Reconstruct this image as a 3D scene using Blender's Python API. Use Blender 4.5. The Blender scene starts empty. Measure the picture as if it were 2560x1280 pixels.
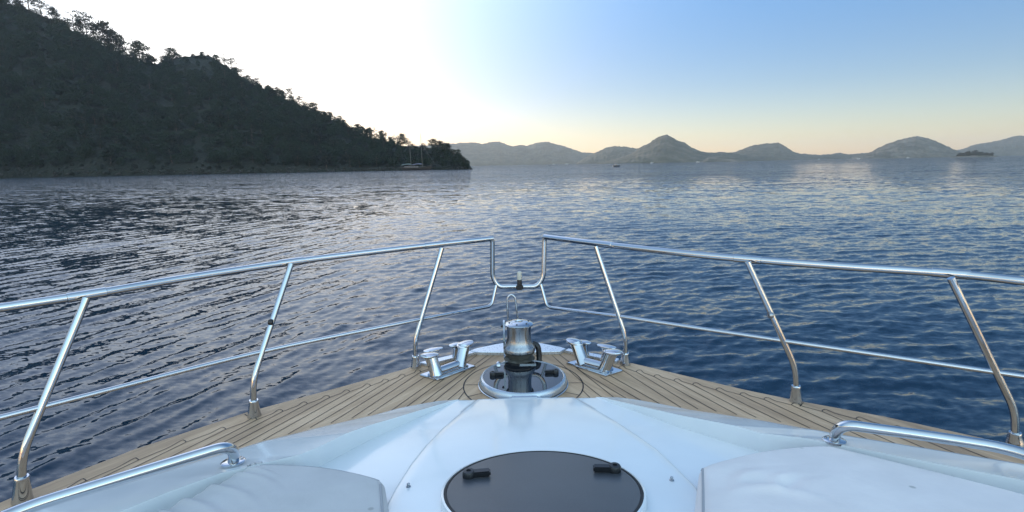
import bpy, bmesh, math, random
import numpy as np
from mathutils import Vector, Matrix
random.seed(7); rng = np.random.default_rng(11)
C = bpy.context.scene.collection

# ------------------------------------------------------------------ camera
F = 1280.0                                    # focal length in pixels of a 2560 wide frame
ROLL = math.radians(1.08); P = math.atan(228.5/F)
EYE = 1.4; SEA = -1.8                         # eye above the foredeck (z = 0), sea below it
cR, sR, cP, sP = math.cos(ROLL), math.sin(ROLL), math.cos(P), math.sin(P)
cam = bpy.data.cameras.new('camera'); cam.sensor_width = 36; cam.lens = 18
cam.clip_start = 0.05; cam.clip_end = 60000
co = bpy.data.objects.new('camera', cam); C.objects.link(co)
ax = Vector((cR, -sR*sP, -sR*cP)); ay = Vector((sR, cR*sP, cR*cP)); az = -Vector((0, cP, -sP))
co.matrix_world = Matrix(((ax.x, ay.x, az.x, 0), (ax.y, ay.y, az.y, 0), (ax.z, ay.z, az.z, EYE), (0, 0, 0, 1)))
bpy.context.scene.camera = co

# ------------------------------------------------------------------ sky, sun, exposure
SUN_EL, SUN_AZ = math.radians(8.6), math.radians(-31)      # azimuth from +Y, positive towards +X
SKY_GLOW = (.56, .50, .47)
SKY_ASTERN_BOOST = (6.2, 4.0, 2.5)
SKY_TINT = ((0.0, (3.35, 2.8, 2.85)), (.13, (1.45, 1.48, 1.85)), (.31, (1.12, 1.58, 2.12)), (.75, (1.75, 2.15, 2.55)))
w = bpy.data.worlds.new('World'); bpy.context.scene.world = w; w.use_nodes = True
nt = w.node_tree; bg = nt.nodes['Background']
sky = nt.nodes.new('ShaderNodeTexSky'); sky.sky_type = 'NISHITA'; sky.sun_disc = False
sky.sun_elevation = SUN_EL; sky.sun_rotation = SUN_AZ
sky.altitude = 0; sky.air_density = 1.0; sky.dust_density = 0.7; sky.ozone_density = 1.9
wc = nt.nodes.new('ShaderNodeTexCoord'); wz = nt.nodes.new('ShaderNodeSeparateXYZ'); nt.links.new(wc.outputs['Generated'], wz.inputs[0])
wr = nt.nodes.new('ShaderNodeValToRGB'); nt.links.new(wz.outputs[2], wr.inputs[0])      # a clear, cool upper sky over a creamy horizon
wr.color_ramp.interpolation = 'B_SPLINE'
while len(wr.color_ramp.elements) < 4: wr.color_ramp.elements.new(.5)
for e_, (p_, c_) in zip(wr.color_ramp.elements, SKY_TINT): e_.position = p_; e_.color = (*[v/8 for v in c_], 1)
def wv(op, a, b=None, out=0):
    o = nt.nodes.new('ShaderNodeVectorMath'); o.operation = op
    for k_, v_ in enumerate((a, b)):
        if v_ is None: continue
        if isinstance(v_, bpy.types.NodeSocket): nt.links.new(v_, o.inputs[k_])
        else: o.inputs[k_].default_value = v_
    return o
wl0 = wv('DOT_PRODUCT', sky.outputs[0], (.25, .65, .10)).outputs['Value']     # the glow round the sun is softened, more in blue than in red
wl1 = nt.nodes.new('ShaderNodeCombineXYZ'); [nt.links.new(wl0, wl1.inputs[k_]) for k_ in range(3)]
wd = wv('ADD', wv('MULTIPLY', wl1.outputs[0], tuple(v*.15 for v in (2.4, 2.1, 1.9))).outputs[0], (1, 1, 1)).outputs[0]
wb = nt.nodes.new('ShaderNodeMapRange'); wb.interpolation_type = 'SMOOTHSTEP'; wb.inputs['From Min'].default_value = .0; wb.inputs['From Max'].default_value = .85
nt.links.new(wv('DOT_PRODUCT', wc.outputs['Generated'], (0, -.85, .5)).outputs['Value'], wb.inputs['Value'])      # unseen sky astern and overhead, brightness added to light the deck
wk = nt.nodes.new('ShaderNodeMixRGB'); nt.links.new(wb.outputs[0], wk.inputs[0]); wk.inputs[1].default_value = (1, 1, 1, 1); wk.inputs[2].default_value = (*SKY_ASTERN_BOOST, 1)
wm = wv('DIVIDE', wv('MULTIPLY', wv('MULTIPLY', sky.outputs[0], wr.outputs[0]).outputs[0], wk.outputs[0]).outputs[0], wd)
wx = nt.nodes.new('ShaderNodeMath'); wx.operation = 'POWER'; wx.inputs[1].default_value = 9     # the broad aureole round the hidden sun
nt.links.new(wv('DOT_PRODUCT', wc.outputs['Generated'], (math.sin(SUN_AZ)*math.cos(SUN_EL), math.cos(SUN_AZ)*math.cos(SUN_EL), math.sin(SUN_EL))).outputs['Value'], wx.inputs[0]); wx.use_clamp = True
wx3 = nt.nodes.new('ShaderNodeCombineXYZ'); [nt.links.new(wx.outputs[0], wx3.inputs[k_]) for k_ in range(3)]
wm = wv('ADD', wm.outputs[0], wv('MULTIPLY', wx3.outputs[0], tuple(v/1.2 for v in SKY_GLOW)).outputs[0])
wy = nt.nodes.new('ShaderNodeMath'); wy.operation = 'POWER'; wy.inputs[1].default_value = 12; wy.use_clamp = True     # added glow in the unseen sky high over the ridge, brightens the water
nt.links.new(wv('DOT_PRODUCT', wc.outputs['Generated'], (-.342, .734, .588)).outputs['Value'], wy.inputs[0])
wy3 = nt.nodes.new('ShaderNodeCombineXYZ'); [nt.links.new(wy.outputs[0], wy3.inputs[k_]) for k_ in range(3)]
wm = wv('ADD', wm.outputs[0], wv('MULTIPLY', wy3.outputs[0], (.44, .48, .56)).outputs[0])
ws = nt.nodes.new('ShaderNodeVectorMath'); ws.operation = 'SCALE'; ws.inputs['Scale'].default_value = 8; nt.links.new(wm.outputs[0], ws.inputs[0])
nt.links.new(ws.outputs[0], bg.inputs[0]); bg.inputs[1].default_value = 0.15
sd = bpy.data.lights.new('sun', 'SUN'); sd.energy = 2.0; sd.angle = math.radians(0.5); sd.color = (1, .82, .6)
so = bpy.data.objects.new('sun', sd); C.objects.link(so)
sv = Vector((math.sin(SUN_AZ)*math.cos(SUN_EL), math.cos(SUN_AZ)*math.cos(SUN_EL), math.sin(SUN_EL)))
so.rotation_euler = sv.to_track_quat('Z', 'Y').to_euler(); so.location = sv*300
sc = bpy.context.scene
sc.view_settings.view_transform = 'Standard'; sc.view_settings.look = 'None'
sc.view_settings.exposure = 0.45; sc.view_settings.gamma = 1
sc.cycles.volume_bounces = 0

# ------------------------------------------------------------------ helpers: photo geometry to world
def ray(x, y):
    u, v = (x-1280)/F, (640-y)/F
    u, v = u*cR+v*sR, -u*sR+v*cR
    return Vector((u, cP+v*sP, -sP+v*cP))
def at(x, y, z=0.0):
    d = ray(x, y); return Vector((0, 0, EYE))+d*((z-EYE)/d.z)
def onY(x, y, Y):
    d = ray(x, y); return Vector((0, 0, EYE))+d*(Y/d.y)
def near_on(a, b, x, y):                       # the point of segment a-b nearest to a line of sight
    d = ray(x, y).normalized(); e = (b-a); w0 = a-Vector((0, 0, EYE))
    A, B, D2, E2 = e.dot(e), e.dot(d), e.dot(w0), d.dot(w0)
    t = (B*E2-D2)/(A-B*B); return a+e*t

# ------------------------------------------------------------------ helpers: objects
def setp(o, label=None, cat=None, group=None, kind=None):
    for k, v in (('label', label), ('category', cat), ('group', group), ('kind', kind)):
        if v: o[k] = v
    return o
def mesh_np(name, V, Q, mat=None, parent=None, smooth=False, T=None):
    V = np.asarray(V, np.float32); me = bpy.data.meshes.new(name)
    Q = np.asarray(Q, np.int32).reshape(-1, 4) if Q is not None and len(Q) else np.zeros((0, 4), np.int32)
    T = np.asarray(T, np.int32).reshape(-1, 3) if T is not None and len(T) else np.zeros((0, 3), np.int32)
    me.vertices.add(len(V)); me.vertices.foreach_set('co', V.ravel())
    nl = Q.size+T.size; me.loops.add(nl)
    me.loops.foreach_set('vertex_index', np.concatenate([Q.ravel(), T.ravel()]))
    npol = len(Q)+len(T); me.polygons.add(npol)
    st = np.concatenate([np.arange(len(Q))*4, len(Q)*4+np.arange(len(T))*3]).astype(np.int32)
    me.polygons.foreach_set('loop_start', st)
    me.polygons.foreach_set('use_smooth', np.full(npol, smooth))
    me.update(calc_edges=True); me.validate()
    if mat: me.materials.append(mat)
    o = bpy.data.objects.new(name, me); C.objects.link(o)
    if parent: o.parent = parent
    return o
def obj(name, bm, mat=None, parent=None, smooth=True, ang=40):
    bmesh.ops.recalc_face_normals(bm, faces=bm.faces[:])
    if smooth:
        for f in bm.faces: f.smooth = True
        for e in bm.edges:
            if len(e.link_faces) == 2 and e.calc_face_angle(0) > math.radians(ang): e.smooth = False
    me = bpy.data.meshes.new(name); bm.to_mesh(me); bm.free()
    if mat: me.materials.append(mat)
    o = bpy.data.objects.new(name, me); C.objects.link(o)
    if parent: o.parent = parent
    return o
def empty(name, loc=(0, 0, 0)):
    o = bpy.data.objects.new(name, None); o.location = loc; C.objects.link(o); o.empty_display_size = .2; return o
def spline(pts, n=8, closed=False):
    pts = [Vector(p) for p in pts]; out = []; m = len(pts)
    for i in range(m if closed else m-1):
        if closed: p0, p1, p2, p3 = pts[i-1], pts[i], pts[(i+1) % m], pts[(i+2) % m]
        else:
            p1, p2 = pts[i], pts[i+1]; p0 = pts[i-1] if i else p1*2-p2; p3 = pts[i+2] if i+2 < m else p2*2-p1
        for k in range(n):
            t = k/n
            out.append(.5*((2*p1)+(p2-p0)*t+(2*p0-5*p1+4*p2-p3)*t*t+(3*p1-p0-3*p2+p3)*t**3))
    if not closed: out.append(pts[-1])
    return out
def fillet(pts, r, n=6):                       # polyline with rounded corners
    pts = [Vector(p) for p in pts]; out = [pts[0]]
    for i in range(1, len(pts)-1):
        a, b, c = pts[i-1], pts[i], pts[i+1]
        ra = min(r, (a-b).length*.45, (c-b).length*.45)
        p, q = b+(a-b).normalized()*ra, b+(c-b).normalized()*ra
        for k in range(n+1):
            t = k/n; out.append(p*(1-t)**2+b*2*t*(1-t)+q*t*t)
    out.append(pts[-1]); return out
def tube(bm, pts, r, seg=14, cap=True):
    pts = [Vector(p) for p in pts]; rs = r if isinstance(r, (list, tuple)) else [r]*len(pts)
    t0 = (pts[1]-pts[0]).normalized()
    n = t0.cross(Vector((0, 0, 1)) if abs(t0.z) < .9 else Vector((1, 0, 0))).normalized()
    rings = []
    for i, p in enumerate(pts):
        t = (pts[min(i+1, len(pts)-1)]-pts[max(i-1, 0)]).normalized()
        n = (n-t*n.dot(t)).normalized(); b = t.cross(n)
        rings.append([bm.verts.new(p+(n*math.cos(a)+b*math.sin(a))*rs[i]) for a in [2*math.pi*k/seg for k in range(seg)]])
    for A, B in zip(rings, rings[1:]):
        for k in range(seg): bm.faces.new((A[k], A[(k+1) % seg], B[(k+1) % seg], B[k]))
    if cap: bm.faces.new(rings[0]); bm.faces.new(rings[-1])
    return bm
def lathe(bm, prof, c=(0, 0, 0), seg=48, M=None, mod=None):
    c = Vector(c); rings = []
    for r, z in prof:
        if r < 1e-5: ring = [bm.verts.new(Vector((0, 0, z)))]
        else: ring = [bm.verts.new(Vector((r*(mod(2*math.pi*k/seg, z) if mod else 1)*math.cos(2*math.pi*k/seg), r*(mod(2*math.pi*k/seg, z) if mod else 1)*math.sin(2*math.pi*k/seg), z))) for k in range(seg)]
        rings.append(ring)
    for A, B in zip(rings, rings[1:]):
        for k in range(seg):
            a, b = A[k % len(A)], A[(k+1) % len(A)]; d, e = B[k % len(B)], B[(k+1) % len(B)]
            f = [a, b, e, d]; g = []
            [g.append(v) for v in f if v not in g]
            if len(g) > 2: bm.faces.new(g)
    for R in rings:
        for v in R: v.co = (M @ v.co if M else v.co)+c
    return bm
def prism(bm, poly, z0, z1, bev=0.0):          # poly: 3d points (z ignored), extruded z0..z1 with a small top bevel
    n = len(poly); cen = sum((Vector((p[0], p[1], 0)) for p in poly), Vector())/n
    lev = [(z0, 0), (z1-bev, 0), (z1, bev)] if bev else [(z0, 0), (z1, 0)]
    R = []
    for z, s in lev:
        ring = []
        for p in poly:
            q = Vector((p[0], p[1], 0)); d = cen-q
            ring.append(bm.verts.new((*(q+d.normalized()*s).xy, z)))
        R.append(ring)
    for A, B in zip(R, R[1:]):
        for k in range(n): bm.faces.new((A[k], A[(k+1) % n], B[(k+1) % n], B[k]))
    bm.faces.new(R[0]); bm.faces.new(R[-1]); return bm
def box(bm, c, s, M=None):
    r = bmesh.ops.create_cube(bm, size=1)
    for v in r['verts']:
        p = Vector((v.co.x*s[0], v.co.y*s[1], v.co.z*s[2])); v.co = (M @ p if M else p)+Vector(c)
    return bm
def bevel_all(bm, off, seg=2):
    bmesh.ops.bevel(bm, geom=bm.edges[:], offset=off, segments=seg, affect='EDGES', clamp_overlap=True); return bm

# ------------------------------------------------------------------ numpy noise
def vnoise(x, y, seed=0):
    xi, yi = np.floor(x).astype(np.int64), np.floor(y).astype(np.int64); fx, fy = x-xi, y-yi
    fx = fx*fx*(3-2*fx); fy = fy*fy*(3-2*fy)
    def h(i, j):
        n = (i*374761393+j*668265263+seed*69069) & 0xffffffff
        n = ((n ^ (n >> 13))*1274126177) & 0xffffffff
        return ((n ^ (n >> 16)) & 0xffff)/65535.0
    return (h(xi, yi)*(1-fx)+h(xi+1, yi)*fx)*(1-fy)+(h(xi, yi+1)*(1-fx)+h(xi+1, yi+1)*fx)*fy
def fbm(x, y, o=4, seed=0):
    s = 0; a = .5
    for k in range(o): s = s+a*(vnoise(x, y, seed+k)*2-1); x, y, a = x*2.03+7.1, y*2.03+3.3, a*.5
    return s

# ------------------------------------------------------------------ materials
def mat(name, base=(.8, .8, .8), rough=.5, metal=0.0, **kw):
    m = bpy.data.materials.new(name); m.use_nodes = True; b = m.node_tree.nodes['Principled BSDF']
    b.inputs['Base Color'].default_value = (*base, 1); b.inputs['Roughness'].default_value = rough
    b.inputs['Metallic'].default_value = metal
    for k, v in kw.items(): b.inputs[k.replace('_', ' ')].default_value = v
    return m
class N:                                       # small node-graph writer
    def __init__(s, m): s.t = m.node_tree; s.b = s.t.nodes.get('Principled BSDF')
    def n(s, typ, ins=None, **props):
        o = s.t.nodes.new('ShaderNode'+typ)
        for k, v in props.items(): setattr(o, k, v)
        for k, v in (ins or {}).items():
            if hasattr(v, 'default_value') or isinstance(v, bpy.types.NodeSocket): s.t.links.new(v, o.inputs[k])
            else: o.inputs[k].default_value = v
        return o
    def ramp(s, fac, stops, interp='LINEAR'):
        o = s.t.nodes.new('ShaderNodeValToRGB'); s.t.links.new(fac, o.inputs[0]); o.color_ramp.interpolation = interp
        e = o.color_ramp.elements
        while len(e) < len(stops): e.new(.5)
        for k, (p, c) in enumerate(stops):
            e[k].position = p; e[k].color = (*c, 1) if len(c) == 3 else c
        return o.outputs[0]
    def math(s, op, a, b=0.0, c=None):
        o = s.t.nodes.new('ShaderNodeMath'); o.operation = op
        for i, v in enumerate([a, b] if c is None else [a, b, c]):
            if isinstance(v, bpy.types.NodeSocket): s.t.links.new(v, o.inputs[i])
            else: o.inputs[i].default_value = v
        return o.outputs[0]
    def to(s, sock, name): s.t.links.new(sock, s.b.inputs[name])
def gray(v): return (v, v, v)

M_gel = mat('gelcoat', (.80, .81, .82), .22, Coat_Weight=.6, Coat_Roughness=.11)
g = N(M_gel); tc = g.n('TexCoord'); no = g.n('TexNoise', {'Vector': tc.outputs['Object'], 'Scale': 3.0, 'Detail': 6.0})
g.to(g.ramp(no.outputs[0], [(.3, (.745, .75, .75)), (.7, (.815, .81, .795))]), 'Base Color')
n2 = g.n('TexNoise', {'Vector': tc.outputs['Object'], 'Scale': 7.0, 'Detail': 4.0})
g.to(g.ramp(n2.outputs[0], [(.35, gray(.16)), (.7, gray(.27))]), 'Roughness')
bp = g.n('Bump', {'Height': n2.outputs[0], 'Strength': .012, 'Distance': .05}); g.to(bp.outputs[0], 'Normal')

M_chrome = mat('polished_steel', (.54, .55, .57), .05, 1.0)
g = N(M_chrome); tc = g.n('TexCoord'); no = g.n('TexNoise', {'Vector': tc.outputs['Object'], 'Scale': 22.0, 'Detail': 5.0})
g.to(g.ramp(no.outputs[0], [(.4, gray(.02)), (.7, gray(.08))]), 'Roughness')
M_alu = mat('satin_aluminium', (.50, .53, .57), .22, .75)
M_brush = mat('dull_steel', (.38, .39, .41), .25, 1.0)
g = N(M_brush); tc = g.n('TexCoord'); mp = g.n('Mapping', {'Vector': tc.outputs['Object'], 'Scale': (60, 60, 8)})
no = g.n('TexNoise', {'Vector': mp.outputs[0], 'Scale': 1.0, 'Detail': 4.0})
g.to(g.ramp(no.outputs[0], [(.3, gray(.2)), (.7, gray(.38))]), 'Roughness')
g.to(g.ramp(no.outputs[0], [(.3, (.27, .28, .30)), (.7, (.42, .43, .45))]), 'Base Color')
M_gypsy = mat('weathered_bronze', (.10, .095, .08), .55, .6)
M_plate = mat('wet_steel_plate', (.72, .73, .75), .3, .85)
g = N(M_plate); tc = g.n('TexCoord'); vo = g.n('TexVoronoi', {'Vector': tc.outputs['Object'], 'Scale': 70.0})
g.to(g.ramp(vo.outputs['Distance'], [(.12, (.35, .36, .38)), (.3, (.76, .77, .79))]), 'Base Color')
g.to(g.ramp(vo.outputs['Distance'], [(.12, gray(.05)), (.3, gray(.38))]), 'Roughness')
M_black = mat('black_plastic', (.012, .012, .014), .38)
M_rubber = mat('black_caulk', (.010, .010, .011), .6)
M_lens = mat('milky_lens', (.75, .72, .62), .25, Transmission_Weight=.35)
M_acr = mat('smoked_acrylic', (.012, .014, .018), .03, IOR=1.49, Coat_Weight=.4)
M_dusty = mat('dusty_acrylic', (.03, .034, .04), .35)
g = N(M_dusty); tc = g.n('TexCoord'); no = g.n('TexNoise', {'Vector': tc.outputs['Object'], 'Scale': 260.0, 'Detail': 3.0})
nb = g.n('TexNoise', {'Vector': tc.outputs['Object'], 'Scale': 4.0, 'Detail': 3.0})
mx = g.math('ADD', g.math('MULTIPLY', no.outputs[0], .6), g.math('MULTIPLY', nb.outputs[0], .4))
g.to(g.ramp(mx, [(.3, (.045, .049, .057)), (.7, (.075, .080, .09))]), 'Base Color')

M_teak = mat('weathered_teak', (.3, .23, .16), .62)
g = N(M_teak); tc = g.n('TexCoord')
sx = g.n('SeparateXYZ', {'Vector': tc.outputs['Object']})
axx = g.math('ABSOLUTE', g.math('SUBTRACT', sx.outputs[0], .05))
ca, sa = math.cos(math.radians(125)), math.sin(math.radians(125))     # plank direction mirrored about the centreline
al = g.math('ADD', g.math('MULTIPLY', axx, ca), g.math('MULTIPLY', sx.outputs[1], sa))
ac = g.math('ADD', g.math('MULTIPLY', axx, sa), g.math('MULTIPLY', sx.outputs[1], -ca))
cv = g.n('CombineXYZ', {'X': g.math('MULTIPLY', al, 2.2), 'Y': g.math('MULTIPLY', ac, 42.0), 'Z': 0.0})
gr = g.n('TexNoise', {'Vector': cv.outputs[0], 'Scale': 3.0, 'Detail': 6.0, 'Roughness': .6})
cv2 = g.n('CombineXYZ', {'X': g.math('MULTIPLY', al, .35), 'Y': g.math('MULTIPLY', ac, 13.0), 'Z': 3.0})
pl = g.n('TexNoise', {'Vector': cv2.outputs[0], 'Scale': 1.0, 'Detail': 1.0})
st = g.n('TexNoise', {'Vector': tc.outputs['Object'], 'Scale': 2.2, 'Detail': 5.0})
f = g.math('ADD', g.math('ADD', g.math('MULTIPLY', gr.outputs[0], .5), g.math('MULTIPLY', pl.outputs[0], .6)), g.math('MULTIPLY', st.outputs[0], .5))
g.to(g.ramp(f, [(.46, (.25, .150, .088)), (.80, (.52, .325, .190)), (1.0, (.70, .465, .29))]), 'Base Color')
bp = g.n('Bump', {'Height': gr.outputs[0], 'Strength': .25, 'Distance': .004}); g.to(bp.outputs[0], 'Normal')

def fabric(name, c0, c1):
    m = mat(name, c0, .85, Sheen_Weight=.15); g = N(m); tc = g.n('TexCoord')
    a = g.n('TexNoise', {'Vector': tc.outputs['Object'], 'Scale': 6.0, 'Detail': 5.0})
    col = g.ramp(a.outputs[0], [(.3, c0), (.7, c1)])
    v = g.n('TexVoronoi', {'Vector': tc.outputs['Object'], 'Scale': 6.5, 'Randomness': 1.0})
    spot = g.ramp(v.outputs['Distance'], [(.045, gray(1)), (.075, gray(0))])
    mx = g.n('MixRGB', {'Fac': g.math('MULTIPLY', spot, .6), 'Color1': col, 'Color2': (.25, .24, .22, 1)})
    g.to(mx.outputs[0], 'Base Color')
    we = g.n('TexNoise', {'Vector': tc.outputs['Object'], 'Scale': 420.0, 'Detail': 2.0})
    wk_ = g.n('TexNoise', {'Vector': tc.outputs['Object'], 'Scale': 14.0, 'Detail': 4.0, 'Distortion': .6})
    b0 = g.n('Bump', {'Height': wk_.outputs[0], 'Strength': .22, 'Distance': .012})
    bp = g.n('Bump', {'Height': we.outputs[0], 'Strength': .12, 'Distance': .002, 'Normal': b0.outputs[0]}); g.to(bp.outputs[0], 'Normal')
    return m
M_fab1 = fabric('grey_white_canvas', (.48, .455, .44), (.55, .52, .505))
M_fab2 = fabric('white_canvas', (.69, .625, .60), (.77, .70, .67))
M_thread = mat('piping_thread', (.36, .35, .36), .8)

M_sea = mat('sea_water', (.008, .026, .048), .04, IOR=1.333, Specular_IOR_Level=.5)
g = N(M_sea); ge = g.n('NewGeometry'); at_ = g.n('Attribute', attribute_name='fine')
def slope(scale, stretch, rot, k, detail=2.0):
    mp = g.n('Mapping', {'Vector': ge.outputs['Position'], 'Rotation': (0, 0, rot), 'Scale': (scale*stretch, scale, scale)})
    no_ = g.n('TexNoise', {'Vector': mp.outputs[0], 'Scale': 1.0, 'Detail': detail, 'Roughness': .55})
    s = g.n('VectorMath', {0: no_.outputs['Color'], 1: (.5, .5, .5)}, operation='SUBTRACT')
    q = g.n('VectorMath', {0: s.outputs[0], 'Scale': k}, operation='SCALE'); return q.outputs[0]
pa = g.n('TexNoise', {'Vector': ge.outputs['Position'], 'Scale': .035, 'Detail': 3.0})
pb = g.n('TexNoise', {'Vector': g.n('Mapping', {'Vector': ge.outputs['Position'], 'Scale': (.35, 1, 1)}).outputs[0], 'Scale': .011, 'Detail': 4.0, 'Roughness': .65})
gust = g.ramp(g.math('ADD', g.math('MULTIPLY', pa.outputs[0], .45), g.math('MULTIPLY', pb.outputs[0], .55)), [(.34, gray(.45)), (.66, gray(1.35))])
s1 = slope(13.0, .5, -.7, .50); s2 = slope(2.6, .4, -.5, 2.9)
s2 = g.n('VectorMath', {0: s2, 'Scale': at_.outputs['Fac']}, operation='SCALE').outputs[0]
s3 = slope(.45, .35, -.45, 1.5); s3 = g.n('VectorMath', {0: s3, 'Scale': at_.outputs['Fac']}, operation='SCALE').outputs[0]
s2 = g.n('VectorMath', {0: s2, 1: s3}, operation='ADD').outputs[0]
sm = g.n('VectorMath', {0: s1, 1: s2}, operation='ADD').outputs[0]
sm = g.n('VectorMath', {0: sm, 'Scale': gust}, operation='SCALE').outputs[0]
sm = g.n('VectorMath', {0: sm, 1: (1, 1, 0)}, operation='MULTIPLY').outputs[0]
nn = g.n('VectorMath', {0: ge.outputs['Normal'], 1: sm}, operation='SUBTRACT')
nz = g.n('VectorMath', {0: nn.outputs[0]}, operation='NORMALIZE'); g.to(nz.outputs[0], 'Normal')

def leafmat(name, c0, c1, trans=.25):
    m = mat(name, c0, .7); g = N(m); oi = g.n('ObjectInfo'); ge = g.n('NewGeometry')
    no = g.n('TexNoise', {'Vector': ge.outputs['Position'], 'Scale': .22, 'Detail': 3.0})
    f = g.math('ADD', g.math('MULTIPLY', oi.outputs['Random'], .45), g.math('MULTIPLY', no.outputs[0], .6))
    col = g.ramp(f, [(.2, c0), (.8, c1)]); g.to(col, 'Base Color')
    tr = g.n('BsdfTranslucent', {'Color': col}); mx = g.n('MixShader', {0: trans, 1: g.b.outputs[0], 2: tr.outputs[0]})
    g.t.links.new(mx.outputs[0], g.t.nodes['Material Output'].inputs[0]); return m
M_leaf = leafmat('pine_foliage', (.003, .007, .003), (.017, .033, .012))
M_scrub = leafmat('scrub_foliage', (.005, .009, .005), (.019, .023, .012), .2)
M_bark = mat('pine_bark', (.09, .065, .05), .9)
M_hill = mat('hillside_soil', (.09, .075, .055), .95)
g = N(M_hill); ge = g.n('NewGeometry'); a = g.n('TexNoise', {'Vector': ge.outputs['Position'], 'Scale': .05, 'Detail': 8.0, 'Roughness': .65})
b_ = g.n('TexNoise', {'Vector': ge.outputs['Position'], 'Scale': .6, 'Detail': 5.0})
f = g.math('ADD', g.math('MULTIPLY', a.outputs[0], .6), g.math('MULTIPLY', b_.outputs[0], .4))
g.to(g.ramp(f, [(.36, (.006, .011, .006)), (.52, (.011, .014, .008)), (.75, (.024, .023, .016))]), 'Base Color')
bp = g.n('Bump', {'Height': b_.outputs[0], 'Strength': .8, 'Distance': 1.5}); g.to(bp.outputs[0], 'Normal')
M_rock = mat('shore_rock', (.2, .18, .16), .9)
g = N(M_rock); ge = g.n('NewGeometry'); a = g.n('TexNoise', {'Vector': ge.outputs['Position'], 'Scale': .5, 'Detail': 6.0})
g.to(g.ramp(a.outputs[0], [(.3, (.012, .012, .010)), (.7, (.052, .046, .040))]), 'Base Color')
def farmat(name, lo, mid, hi, sc_=.018):
    m = mat(name, mid, .95); g = N(m); ge = g.n('NewGeometry')
    a = g.n('TexNoise', {'Vector': ge.outputs['Position'], 'Scale': sc_, 'Detail': 9.0, 'Roughness': .68})
    g.to(g.ramp(a.outputs[0], [(.36, lo), (.5, mid), (.68, hi)]), 'Base Color'); return m
M_far = farmat('far_wooded_slope', (.016, .024, .014), (.050, .054, .032), (.13, .11, .08))
M_far2 = farmat('far_rocky_slope', (.018, .026, .016), (.070, .068, .046), (.22, .18, .14))

# ------------------------------------------------------------------ setting: sea
def build_sea():
    th = [0.0]
    def dth(a):                                # finer in front of the bow
        d = abs(math.degrees(a)); return math.radians(.085 if d < 47 else .085+(d-47)*.03 if d < 120 else 2.3)
    half = [0.0]
    while half[-1] < math.pi: half.append(half[-1]+dth(half[-1]))
    half = np.array(half[:-1]); half = half*math.pi/(half[-1]+dth(half[-1]))
    A = np.concatenate([-half[:0:-1], half])
    r = [1.6]
    while r[-1] < 260: r.append(r[-1]*1.0052)
    while r[-1] < 6500: r.append(r[-1]*1.045)
    R = np.array(r); na, nr = len(A), len(R)
    RR, AA = np.meshgrid(R, A, indexing='ij'); X = RR*np.sin(AA); Y = RR*np.cos(AA)
    dx = np.zeros_like(X); dy = np.zeros_like(X); Z = np.zeros_like(X)
    lr = np.random.default_rng(5)
    fade0 = np.clip((420-RR)/250, 0, 1)*np.clip(1-(np.abs(AA)-1.2)/.5, 0, 1)
    az_ = np.degrees(AA)
    wl = 1/(1+np.exp((az_+14)/9)); 
    gust_ = .75+.6*fbm(X/26, Y/34, 3, 3)
    for (cr, sp, wgt, n, seed) in ((68, 15, wl, 48, 1), (24, 28, 1-wl, 60, 2)):
        lr = np.random.default_rng(seed)
        for i in range(n):
            lam = .19*(2.0/.19)**((i+lr.random())/n)
            ang = math.radians(cr+lr.normal()*sp-90); k = 2*math.pi/lam
            kx, ky = k*math.cos(ang), k*math.sin(ang); ph = lr.random()*6.283
            S = .265*math.sqrt(2.0/n)*(1.2 if lam < .6 else 1.0 if lam < 1.0 else .38)
            fd = fade0*np.clip((lam/(RR*.0052)-2.0)/2.2, 0, 1)*wgt*gust_
            if not fd.any(): continue
            p = kx*X+ky*Y+ph+.9*fbm(X*.35/lam, Y*.35/lam, 2, seed*50+i)
            a = S/k*fd; c, s = np.cos(p), np.sin(p)
            Z += a*c; dx -= a*math.cos(ang)*s*1.05; dy -= a*math.sin(ang)*s*1.05
    V = np.stack([X+dx, Y+dy, Z+SEA], -1).reshape(-1, 3)
    i = np.arange(nr-1)[:, None]*na; j = np.arange(na)[None, :]; j2 = (j+1) % na
    Q = np.stack([i+j, i+na+j, i+na+j2, i+j2], -1).reshape(-1, 4)[:, ::-1]
    o = mesh_np('water', V, Q, M_sea, smooth=True)
    fine = (np.clip((RR-18)/110, 0.12, 1)*(1+np.clip((RR-150)/600, 0, 1.3))).astype(np.float32).ravel()
    at2 = o.data.attributes.new('fine', 'FLOAT', 'POINT'); at2.data.foreach_set('value', fine)
    return setp(o, 'rippled dark blue sea around the yacht, silvery towards the wooded shore', 'sea', kind='structure')
build_sea()

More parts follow.
